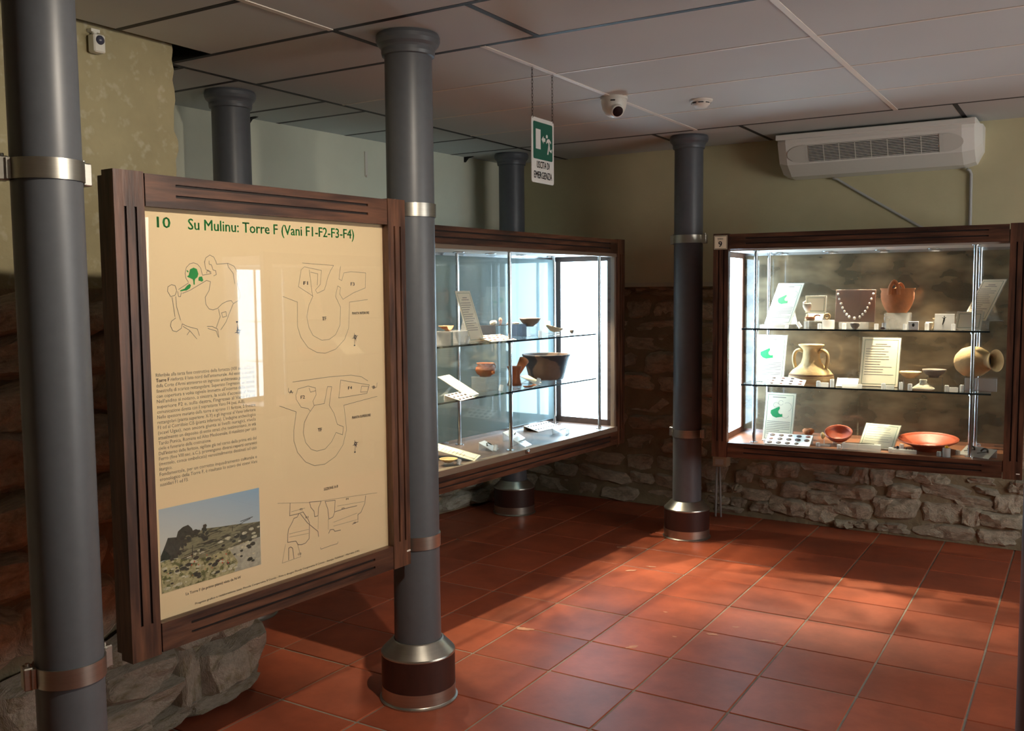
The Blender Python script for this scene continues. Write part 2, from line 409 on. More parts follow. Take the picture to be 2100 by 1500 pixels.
# ---- floor: grout bed with terracotta tiles of 40 cm
fl = MB(); fl.box(-2.4, 5.3, -6.3, 4.5, -0.08, -0.004)
floor = struct(fl.build('floor', 'grout'))
tile_mb = MB(); tile_mb.bbox(-0.1962, 0.1962, -0.1962, 0.1962, -0.02, 0.0, 0.003)
tile_me = tile_mb.mesh('tile'); tile_me.materials.append(M_('terracotta_tile'))
rt = random.Random(3)
for i in range(-5, 7):
    for j in range(-9, 7):
        if i == -5 and j < -3: continue
        t = obj('tile', tile_me, floor, ((i + 0.5) * 0.4, (j + 0.5) * 0.4 + rt.uniform(-.002, .002), rt.uniform(-.0012, 0.0)))
        t.rotation_euler = (rt.uniform(-.0008, .0008), rt.uniform(-.0008, .0008), rt.choice((0, 1, 2, 3)) * math.pi / 2)
far = MB()
for i in range(-6, 13):
    for j in range(-16, 12):
        if -5 <= i < 7 and -9 <= j < 7 and not (i == -5 and j < -3): continue
        x, y = (i + 0.5) * 0.4, (j + 0.5) * 0.4
        far.box(x - .196, x + .196, y - .196, y + .196, -0.02, 0.0)
ft = far.build('tile_field', 'floor_far', floor); ft['kind'] = 'stuff'
# stains where the glaze has flaked, lying on the tiles
st = MB()
def blot(cx, cy, rx, ry, rot, seed, z=0.0006):
    r = random.Random(seed); n = 18; pts = []
    for k in range(n):
        a = 2 * math.pi * k / n; q = r.uniform(0.65, 1.1)
        x, y = rx * q * math.cos(a), ry * q * math.sin(a)
        pts.append((cx + x * math.cos(rot) - y * math.sin(rot), cy + x * math.sin(rot) + y * math.cos(rot), z))
    st.add(pts, [tuple(range(n))])
for k, b in enumerate([(0.60, 0.03, .05, .022, .9), (0.05, -.02, .07, .03, .3), (0.86, .37, .05, .02, .2), (0.93, .52, .03, .012, .5), (1.12, .42, .07, .014, .1),
                       (.10, 1.12, .06, .02, .7), (.17, 1.25, .05, .014, .2), (-.16, 1.55, .05, .02, .4), (.55, .55, .02, .01, 0), (.72, .25, .018, .01, 0)]):
    blot(*b[:2], b[2] * .7, b[3] * .7, b[4], k + 5)
st.build('flaked_patch', mat('flaked_patch', (196, 138, 108), 0.8, noise=(30, 0.15)), floor)

# ---- suspended ceiling: dark plenum, loose panels, white rails
pl = MB(); pl.box(-2.4, 5.3, -6.3, 4.5, 3.0, 3.08)
ceiling = struct(pl.build('ceiling', 'plenum'))
panel_cache = {}
def panel(x0, x1, y0, y1, g=0.010, dz=0.0):
    w_, h_ = round(x1 - x0 - 2 * g, 3), round(y1 - y0 - 2 * g, 3)
    if (w_, h_) not in panel_cache:
        b = MB(); b.box(-w_ / 2, w_ / 2, -h_ / 2, h_ / 2, 0, .016)
        me = b.mesh('panel'); me.materials.append(M_('ceiling_panel')); panel_cache[(w_, h_)] = me
    obj('panel', panel_cache[(w_, h_)], ceiling, ((x0 + x1) / 2, (y0 + y1) / 2, ZC + dz))
def row(y0, y1, xs, g=0.010):
    for a, b in zip(xs[:-1], xs[1:]): panel(a, b, y0, y1, g)
BACKX = [-0.80, -0.13, 1.07, 2.27, 3.47, 4.67, 5.2]
for y0 in (-6.2, -5.6, -5.0, -4.4, -3.8, -3.2): row(y0, y0 + .6, BACKX, .004)
row(-2.6, -2.0, BACKX); row(-2.0, -1.55, BACKX); row(-1.55, -1.10, BACKX)
row(-1.10, -0.60, [-1.07, -0.13, 0.48, 1.69, 2.89, 4.09, 5.2])
GX = [-1.07, 0.22, 1.39, 2.59, 3.79, 5.2]
for y0, y1 in ((-.6, 0.0), (0.0, .60), (.60, 1.21), (1.21, 1.82)): row(y0, y1, GX, .004)
row(1.82, 2.52, [-1.07, -0.07, 0.50, 1.69, 2.42])
for y0, y1 in ((1.82, 2.4), (2.4, 3.0), (3.0, 3.6), (3.6, 4.3)): row(y0, y1, [2.45, 3.65, 5.2], .004)
LY = [-1.02, -0.71, -0.12, 0.20, 0.75, 1.30, 1.82, 2.52]
for a, b in zip(LY[:-1], LY[1:]): panel(-1.90, -1.07, a, b, .008)
rails = [('x', .22, -.6, 1.82), ('x', 1.39, -.95, 1.82), ('x', 2.59, -.6, 1.82), ('y', 0.0, .22, 4.0), ('y', .60, -1.06, 4.0), ('y', 1.21, -1.06, 4.0), ('x', -.13, -2.6, -1.11), ('y', 0.0, -1.06, .22)]
for ax, c, a, b in rails:
    r = MB(); wd = 0.012 if ax == 'x' else 0.007
    if ax == 'x': r.box(c - wd, c + wd, a, b, ZC - .003, ZC + .02)
    else: r.box(a, b, c - wd, c + wd, ZC - .002, ZC + .02)
    r.build('rail', 'rail_white', ceiling)
# dark rails, flush with the panels, everywhere else
for ax, c, a, b in [('y', -1.10, -1.06, 5.2), ('y', -.60, -1.06, 5.2), ('x', -1.07, -1.10, 2.52), ('x', -.13, -1.09, -.61), ('x', .48, -1.09, -.61), ('x', 1.69, -1.09, -.96), ('y', 1.82, -1.06, 2.45), ('x', -.07, 1.83, 2.52), ('x', .50, 1.83, 2.50), ('x', 1.69, 1.83, 2.48),
                    ('y', -1.02, -1.9, -1.06), ('y', -.71, -1.9, -1.08), ('y', -.12, -1.9, -1.08), ('y', .20, -1.9, -1.08), ('y', .75, -1.9, -1.08), ('y', 1.30, -1.9, -1.08), ('y', 1.82, -1.9, -1.08), ('y', -1.55, -.8, 5.2), ('y', -2.0, -.8, 5.2)]:
    r = MB(); wd = .0125
    if ax == 'x': r.box(c - wd, c + wd, a, b, ZC - .0015, ZC + .02)
    else: r.box(a, b, c - wd, c + wd, ZC - .001, ZC + .021)
    r.build('rail', 'rail_dark', ceiling)

# ---- stones: a few irregular shapes shared by all
def stone_proto(seed):
    r = random.Random(seed); nx, nz = 9, 6; vs = []; fs = []
    ex = r.uniform(2.6, 4.5)
    ph = [r.uniform(0, 6.28) for _ in range(4)]
    for j in range(nz):
        for i in range(nx):
            u = -1 + 2 * i / (nx - 1); v = -1 + 2 * j / (nz - 1)
            k = max(abs(u), abs(v)); 
            ln = (abs(u) ** ex + abs(v) ** ex) ** (1 / ex)
            sc = (k / ln) if ln > 0 else 1
            a = math.atan2(v, u)
            sc *= 1 + .10 * math.sin(2 * a + ph[0]) + .07 * math.sin(3 * a + ph[1]) + .05 * math.sin(5 * a + ph[2])
            x, z = u * sc, v * sc
            d = (1 - k ** 5) * (0.75 + .3 * math.sin(2.3 * u + ph[3]) * math.cos(2.1 * v + ph[0])) + r.uniform(-.13, .13) * (1 - k ** 6)
            if k > .99: d = -0.25
            vs.append((x * .5 + r.uniform(-.02, .02), -d, z * .5 + r.uniform(-.025, .025)))
    for j in range(nz - 1):
        for i in range(nx - 1):
            a = j * nx + i; fs.append((a, a + 1, a + nx + 1, a + nx))
    b = MB(); b.add(vs, fs, False); return b
STONES = []; STONES_P = []
for s in range(10):
    me = stone_proto(s + 20).mesh('stone'); me.materials.append(M_('stone')); STONES.append(me)
    me2 = stone_proto(s + 60).mesh('stone'); me2.materials.append(M_('stone_pale')); STONES_P.append(me2)
def put_stone(parent, protos, r, x, y, z, w_, h_, d, rz, tilt=None):
    o = obj('stone', r.choice(protos), parent, (x, y, z))
    o.scale = (w_, d, h_); o.rotation_euler = (0, r.uniform(-.12, .12) if tilt is None else tilt, rz); return o
def rubble(parent, protos, r, a0, a1, z0, z1, place, hmin=.09, hmax=.17, wmin=.16, wmax=.40, d=.05, skip=None):
    z = z0
    while z < z1 - .03:
        h = min(r.uniform(hmin, hmax), z1 - z); a = a0 - r.uniform(0, .15)
        while a < a1:
            wd = r.uniform(wmin, wmax); c = a + wd / 2
            if c - wd * .3 > a0 - .12 and c + wd * .3 < a1 + .12 and not (skip and skip(c, z + h / 2)):
                x, y, rz = place(c)
                put_stone(parent, protos, r, x, y, z + h / 2 + r.uniform(-.012, .012), wd * 1.14, h * r.uniform(1.0, 1.2), d * r.uniform(.7, 1.5), rz)
            a += wd
        z += h
def bumpy(a0, a1, z0, z1, place, amp, seed, step=.12):
    """rough mortar surface in front of a wall core"""
    r = random.Random(seed); nx = max(2, int((a1 - a0) / step)); nz = max(2, int((z1 - z0) / step)); b = MB(); vs = []; fs = []
    for j in range(nz + 1):
        for i in range(nx + 1):
            x, y, rz = place(a0 + (a1 - a0) * i / nx)
            d = r.uniform(-amp, amp)
            vs.append((x + math.sin(rz) * d, y - math.cos(rz) * d, z0 + (z1 - z0) * j / nz))
    for j in range(nz):
        for i in range(nx):
            a = j * (nx + 1) + i; fs.append((a, a + 1, a + nx + 2, a + nx + 1))
    b.add(vs, fs, True); return b

# ---- right wall (behind the display case with the number 9): plaster above, rubble below
LEDGE = 1.67
wr = MB(); wr.prism_z([(-2.2, 2.80), (2.45, 2.70), (2.45, 2.95), (-2.2, 2.95)], 0, 3.0)
wall_right = struct(wr.build('wall_right', 'mortar'))
wp = MB(); wp.prism_z([(-1.75, 2.545), (2.45, 2.50), (2.45, 2.72), (-1.75, 2.82)], LEDGE + .03, 3.0)
wp.build('plaster', 'plaster', wall_right)
wl = MB(); wl.prism_z([(-1.75, 2.538), (2.45, 2.493), (2.45, 2.72), (-1.75, 2.82)], LEDGE, LEDGE + .03)
wl.build('plaster_edge', mat('plaster_edge', (196, 188, 160), 0.85), wall_right)
rz_r = math.atan(-.022)
plr = lambda a: (a, 2.775 - .022 * a, rz_r)
bumpy(-1.75, 2.45, 0, LEDGE, plr, .02, 4).build('mortar_bed', 'mortar', wall_right)
ru = random.Random(11)
HAND = [(0.02, 0.32, 0.25, 0.17), (0.14, 0.41, 0.18, 0.05), (0.37, 0.36, 0.18, 0.11), (0.56, 0.37, 0.19, 0.12), (0.79, 0.41, 0.27, 0.08), (0.96, 0.41, 0.07, 0.07), (0.9, 0.345, 0.28, 0.06), (1.07, 0.38, 0.12, 0.12), (1.21, 0.38, 0.17, 0.13), (1.36, 0.42, 0.14, 0.06), (1.51, 0.40, 0.21, 0.09), (1.8, 0.42, 0.17, 0.05),
        (0.62, 0.23, 0.22, 0.12), (0.81, 0.28, 0.21, 0.06), (0.83, 0.205, 0.25, 0.10), (1.04, 0.26, 0.25, 0.11), (1.34, 0.30, 0.23, 0.10), (1.60, 0.33, 0.32, 0.10), (1.77, 0.275, 0.26, 0.08), (1.83, 0.36, 0.13, 0.05), (1.96, 0.29, 0.17, 0.13), (2.02, 0.4, 0.14, 0.09), (2.2, .34, .2, .14), (2.2, .18, .22, .16), (0.06, 0.19, 0.18, 0.08), (0.19, 0.2, 0.11, 0.07), (0.34, 0.17, 0.22, 0.10), (0.43, 0.26, 0.12, 0.08), (0.25, .29, .15, .10),
        (0.58, 0.11, 0.26, 0.14), (0.81, 0.09, 0.24, 0.14), (1.02, 0.14, 0.25, 0.13), (1.29, 0.19, 0.28, 0.17), (1.11, 0.05, 0.15, 0.08), (1.28, 0.045, 0.23, 0.07), (1.59, 0.19, 0.27, 0.15), (1.59, 0.065, 0.37, 0.12), (1.755, 0.18, 0.13, 0.13), (1.92, 0.18, 0.25, 0.11), (1.91, 0.07, 0.25, 0.11), (0.97, 0.035, 0.14, 0.06), (0.07, 0.10, 0.18, 0.08), (0.22, 0.1, 0.13, 0.08), (0.39, 0.08, 0.18, 0.09), (0.14, 0.04, 0.24, 0.05), (2.16, .06, .26, .1)]
for (x, z, w_, h_) in HAND:
    px, py, prz = plr(x); put_stone(wall_right, STONES, ru, px, py, z, w_ * 1.22, h_ * 1.28, ru.uniform(.05, .085), prz, ru.uniform(-.06, .10))
rubble(wall_right, STONES, ru, -1.70, -0.12, 0.0, LEDGE, plr, .10, .19, .2, .48, .045)
rubble(wall_right, STONES, ru, -0.08, 2.45, 0.50, LEDGE, plr, .11, .19, .2, .45, .05)

# ---- left wall (behind the long display case)
TL = .061
rz_l = math.pi / 2 - math.atan(TL)
wlft = MB(); wlft.prism_z([(-1.83 - 1.4 * TL, -1.4), (-1.83 + 2.8 * TL, 2.8), (-2.2, 2.8), (-2.2, -1.4)], 0, 3.0)
wall_left = struct(wlft.build('wall_left', 'mortar'))
b = MB(); b.prism_z([(-1.755 - 1.3 * TL, -1.3), (-1.755 + 2.56 * TL, 2.56), (-1.84 + 2.56 * TL, 2.56), (-1.84 - 1.3 * TL, -1.3)], LEDGE, 3.0)
b.build('plaster', 'plaster_left', wall_left)
pll = lambda a: (-1.80 + TL * a, a, rz_l)
bumpy(-1.3, 2.75, 0, LEDGE, pll, .02, 9).build('mortar_bed', 'mortar', wall_left)
rubble(wall_left, STONES_P, ru, -1.2, 2.7, 0.0, .62, pll, .12, .2, .22, .45, .07)
rubble(wall_left, STONES, ru, -1.2, 2.7, .62, LEDGE, pll, .15, .24, .3, .6, .03)
for y in (-0.02, 1.42, 1.98):                    # dark wedges modelled in place of the shaded gaps at the ceiling edge
    b = MB(); x = -1.755 + TL * y
    b.prism([(0, 0), (.10, 0), (.10, -.006), (.03, -.02), (0, -.05)], -.012, .012)
    b.build('gap_wedge', 'plenum', wall_left, (x - .002, y, ZC + .01))
b = MB(); b.box(0, .008, -.012, .012, -.16, 0); b.box(.004, .014, -.006, .006, -.165, -.15)
b.build('hanging_strip', 'rail_white', wall_left, (-1.757 + TL * .93, .93, 2.56))

# ---- masonry pier on the left, old plaster above rough stones
pr_ = MB(); pr_.prism_z([(-2.2, -6.2), (-.62, -6.2), (-.62, -1.17), (-2.2, -1.17)], 0, LEDGE)
wall_pier = struct(pr_.build('wall_pier', 'mortar'))
# ragged edge of the plaster skin
edge = []
re_ = random.Random(5); z = LEDGE
while z < 3.0:
    edge.append((-1.27 + re_.uniform(-.007, .007) + (.012 if 2.2 < z < 2.28 else 0), z)); z += .04
edge.append((-1.27, 3.0))
skin = MB(); vs = []; fs = []
for (yy, zz) in edge: vs += [(-.835, yy, zz), (-.835, -6.2, zz), (-1.9, yy, zz)]
for k in range(len(edge) - 1):
    a = 3 * k; fs += [(a + 1, a, a + 3, a + 4), (a, a + 2, a + 5, a + 3)]
skin.add(vs, fs); skin.build('plaster', 'plaster_old', wall_pier)
b = MB(); b.box(-.845, -.815, -6.2, -1.28, LEDGE - .02, LEDGE + .012); b.build('plaster_edge', 'plaster_old', wall_pier)
plp = lambda a: (-.60, a, math.pi / 2)
bumpy(-6.1, -1.17, 0, LEDGE, plp, .02, 19).build('mortar_bed', 'mortar', wall_pier)
PS = [(-1.30, .165, .30, .20, .13), (-1.37, .045, .34, .07, .09), (-1.53, .17, .12, .24, .08), (-1.62, .045, .24, .07, .08), (-1.74, .25, .36, .13, .10), (-1.78, .14, .44, .12, .12), (-1.86, .05, .34, .10, .12), (-1.48, .33, .22, .09, .10), (-1.27, .35, .26, .14, .12), (-2.1, .30, .3, .2, .1), (-2.15, .1, .34, .2, .1), (-1.75, .38, .30, .1, .1)]
for (y, z, w_, h_, d) in PS:
    x, yy, rz = plp(y); put_stone(wall_pier, STONES_P, ru, x + .03, y, z, w_ * 1.16, h_ * 1.25, d * .6, rz, ru.uniform(-.08, .02))
rubble(wall_pier, STONES, ru, -3.4, -1.2, .45, LEDGE - .03, plp, .13, .22, .25, .5, .05)
rubble(wall_pier, STONES, ru, -3.4, -2.3, 0, .45, plp, .13, .22, .25, .5, .05)
for z, h, d in ((.06, .12, .06), (.19, .16, .07), (.36, .18, .06), (.55, .2, .05), (.76, .2, .05)):      # end of the pier
    put_stone(wall_pier, STONES_P, ru, -.72, -1.165, z, .26, h, d, math.pi, 0)

# ---- walls the picture does not show: right side with a window added for fill light, plain back wall
def wall_with_window(name, p0, p1, win, z0w=1.0, z1w=2.3):
    """wall from p0 to p1 (x,y), window opening win=(t0,t1) along it in metres"""
    d = Vector((p1[0] - p0[0], p1[1] - p0[1])); L = d.length; d.normalize(); ang = math.atan2(d.y, d.x)
    b = MB()
    if win:
        b.box(0, win[0], 0, .12, 0, 3); b.box(win[1], L, 0, .12, 0, 3); b.box(win[0], win[1], 0, .12, 0, z0w); b.box(win[0], win[1], 0, .12, z1w, 3)
    else: b.box(0, L, 0, .12, 0, 3)
    return struct(b.build(name, 'wall_far', None, (p0[0], p0[1], 0), ang))
def window_unit(name, p, ang, wd, z0, z1):
    e = bpy.data.objects.new(name, None); COL.objects.link(e); struct(e); e.location = (p[0], p[1], z0); e.rotation_euler = (0, 0, ang)
    h = z1 - z0
    b = MB(); b.box(0, wd, .03, .09, 0, .06); b.box(0, wd, .03, .09, h - .06, h); b.box(0, .06, .03, .09, .06, h - .06); b.box(wd - .06, wd, .03, .09, .06, h - .06); b.box(wd / 2 - .035, wd / 2 + .035, .03, .09, .06, h - .06)
    b.build('window_frame', 'window_frame', e)
    for a, c in ((.06, wd / 2 - .035), (wd / 2 + .035, wd - .06)):
        g = MB(); g.box(a, c, .055, .061, .06, h - .06); g.build('pane', 'glass_clear', e)
    s = MB(); s.box(-.03, wd + .03, -.03, .12, -.04, 0.0); s.build('window_sill', 'window_frame', e)
wall_with_window('wall_side', (5.2, 4.3), (5.2, -6.2), (3.5, 5.7))
wall_with_window('wall_back', (5.2, -6.2), (-2.2, -6.2), None)
window_unit('fill_window', (5.2, 0.8), -math.pi / 2, 2.2, 1.0, 2.3)  # unseen window, added to go with the side fill light
wall_with_window('wall_recess', (2.45, 4.3), (5.2, 4.3), None)
b = MB(); b.prism_z([(2.33, 2.95), (2.45, 2.95), (2.45, 4.3), (2.33, 4.3)], 0, 3); struct(b.build('wall_return', 'wall_far'))

# ================================================================== COLUMNS
def clamp(parent, z, R, arms):
    """steel strap round the shaft with a clip on each given side (angle)"""
    b = MB(); b.lathe([(R + .001, 0), (R + .005, 0), (R + .005, .052), (R + .001, .052)], (0, 0, z - .026), 48, crisp=True)
    c = b.build('clamp', 'steel', parent)
    for ang in arms:
        g = MB(); g.bbox(R + .004, R + .030, -.020, .020, -.03, .03, .003); g.box(R + .002, R + .012, -.026, .026, -.026, .026)
        g.cyl((R + .017, 0, .03), .006, .008, 10)
        q = Matrix.Rotation(ang, 4, 'Z'); g.xf(lambda p: q @ p + Vector((0, 0, z)))
        g.build('clip', 'steel', c)
    return c
def column(label, x, y, R=.0935, clamps=None, base=True, ztop=ZC):
    t = thing('column', label, 'column', (x, y, 0), 0, 'grey cast iron columns')
    s = MB(); s.lathe([(R * 1.02, .19), (R, .45), (R, 1.6), (R * .985, ztop - .07), (R * .985, ztop + .02)], seg=56)
    s.build('shaft', 'column_paint', t)
    c = MB(); k = R / .0935
    prof = [(R * .98, -.085), (.101 * k, -.082), (.104 * k, -.070), (.104 * k, -.058), (.108 * k, -.050), (.118 * k, -.040), (.124 * k, -.026), (.124 * k, -.012), (.118 * k, 0.0), (R * .9, 0.0)]
    c.lathe([(r, z + ztop - .001) for r, z in prof], seg=56, crisp=True); c.build('capital', 'column_paint', t)
    if base:
        rg = MB(); rg.lathe([(0, 0), (.158, 0), (.159, .006), (.152, .010), (.1505, .012), (.1505, .062), (.1495, .062)], seg=56, crisp=True); rg.build('base_ring', 'steel', t)
        sl = MB(); sl.lathe([(.1485, .060), (.1495, .062), (.1495, .190), (.1485, .192)], seg=56, crisp=True); sl.build('base_sleeve', 'brown_sleeve', t)
        cn = MB(); cn.lathe([(.1500, .190), (.151, .194), (.149, .200), (.104, .246), (.100, .249), (.097, .249), (R * 1.01, .246)], seg=56, crisp=True); cn.build('base_cone', 'steel', t)
    for z, arms in (clamps or []): clamp(t, z, R, arms)
    return t
PI = math.pi
column('tall grey column in front of the long display case, holding the right end of the board', .064, -.889, clamps=[(1.965, (-PI / 2 + .06,)), (.655, (-PI / 2 + .06,))])
column('nearest and widest grey column, strapped to the left end of the board', .062, -2.405, R=.0855, clamps=[(1.965, (PI / 2 - .02, -PI / 2 - .35)), (.655, (PI / 2 - .02, -PI / 2 - .35))])
column('grey column standing between the two lit display cases, strapped to the one numbered 9', .098, 2.022, clamps=[(1.975, (.05, PI - .1)), (.70, (.05, PI - .1))])
column('grey column rising behind the right end of the long display case', -1.266, 2.04, clamps=[(1.80, (.3,)), (.75, (.3,))])
column('grey column behind the information board, only its upper part visible', -1.30, -.555)
column('near grey column on the right, cut off so that only its left rim shows', 2.305, -.90)

# ================================================================== framed things
def grooved(mb_w, mb_g, x0, x1, z0, z1, y0, y1, horiz, margin=.10, gw=.008, gd=.008):
    """frame bar whose front face (y0) carries two stopped grooves"""
    mb_w.box(x0, x1, y0 + gd, y1, z0, z1)
    if horiz: lo, hi, a0, a1 = z0, z1, x0, x1
    else: lo, hi, a0, a1 = x0, x1, z0, z1
    wd = hi - lo; g = [lo + wd * .36, lo + wd * .70]
    cuts = [lo] + [q for c in g for q in (c - gw / 2, c + gw / 2)] + [hi]
    for k in range(0, len(cuts), 2):
        a, b = cuts[k], cuts[k + 1]
        if horiz: mb_w.box(a0, a1, y0, y0 + gd, a, b)
        else: mb_w.box(a, b, y0, y0 + gd, a0, a1)
    for c in g:
        for (s, e) in ((a0, a0 + margin), (a1 - margin, a1)):
            if horiz: mb_w.box(s, e, y0, y0 + gd, c - gw / 2, c + gw / 2)
            else: mb_w.box(c - gw / 2, c + gw / 2, y0, y0 + gd, s, e)
        if horiz: mb_g.box(a0 + margin, a1 - margin, y0 + gd - .0015, y0 + gd - .0005, c - gw / 2, c + gw / 2)
        else: mb_g.box(c - gw / 2, c + gw / 2, y0 + gd - .0015, y0 + gd - .0005, a0 + margin, a1 - margin)
def frame_parts(t, L, H, bar, y0, y1, bot=None):
    bot = bot or bar
    for nm, x0, x1, z0, z1, hz, m in (('stile', 0, bar, 0, H, False, 'wood'), ('stile', L - bar, L, 0, H, False, 'wood'),
                                     ('rail', bar + .004, L - bar - .004, H - bar - .002, H - .004, True, 'wood_h'), ('rail', bar + .004, L - bar - .004, .004, bot, True, 'wood_h')):
        a, g = MB(), MB()
        grooved(a, g, x0, x1, z0, z1, y0, y1, hz)
        p = a.build(nm, m, t); g.build('groove', 'groove', p)

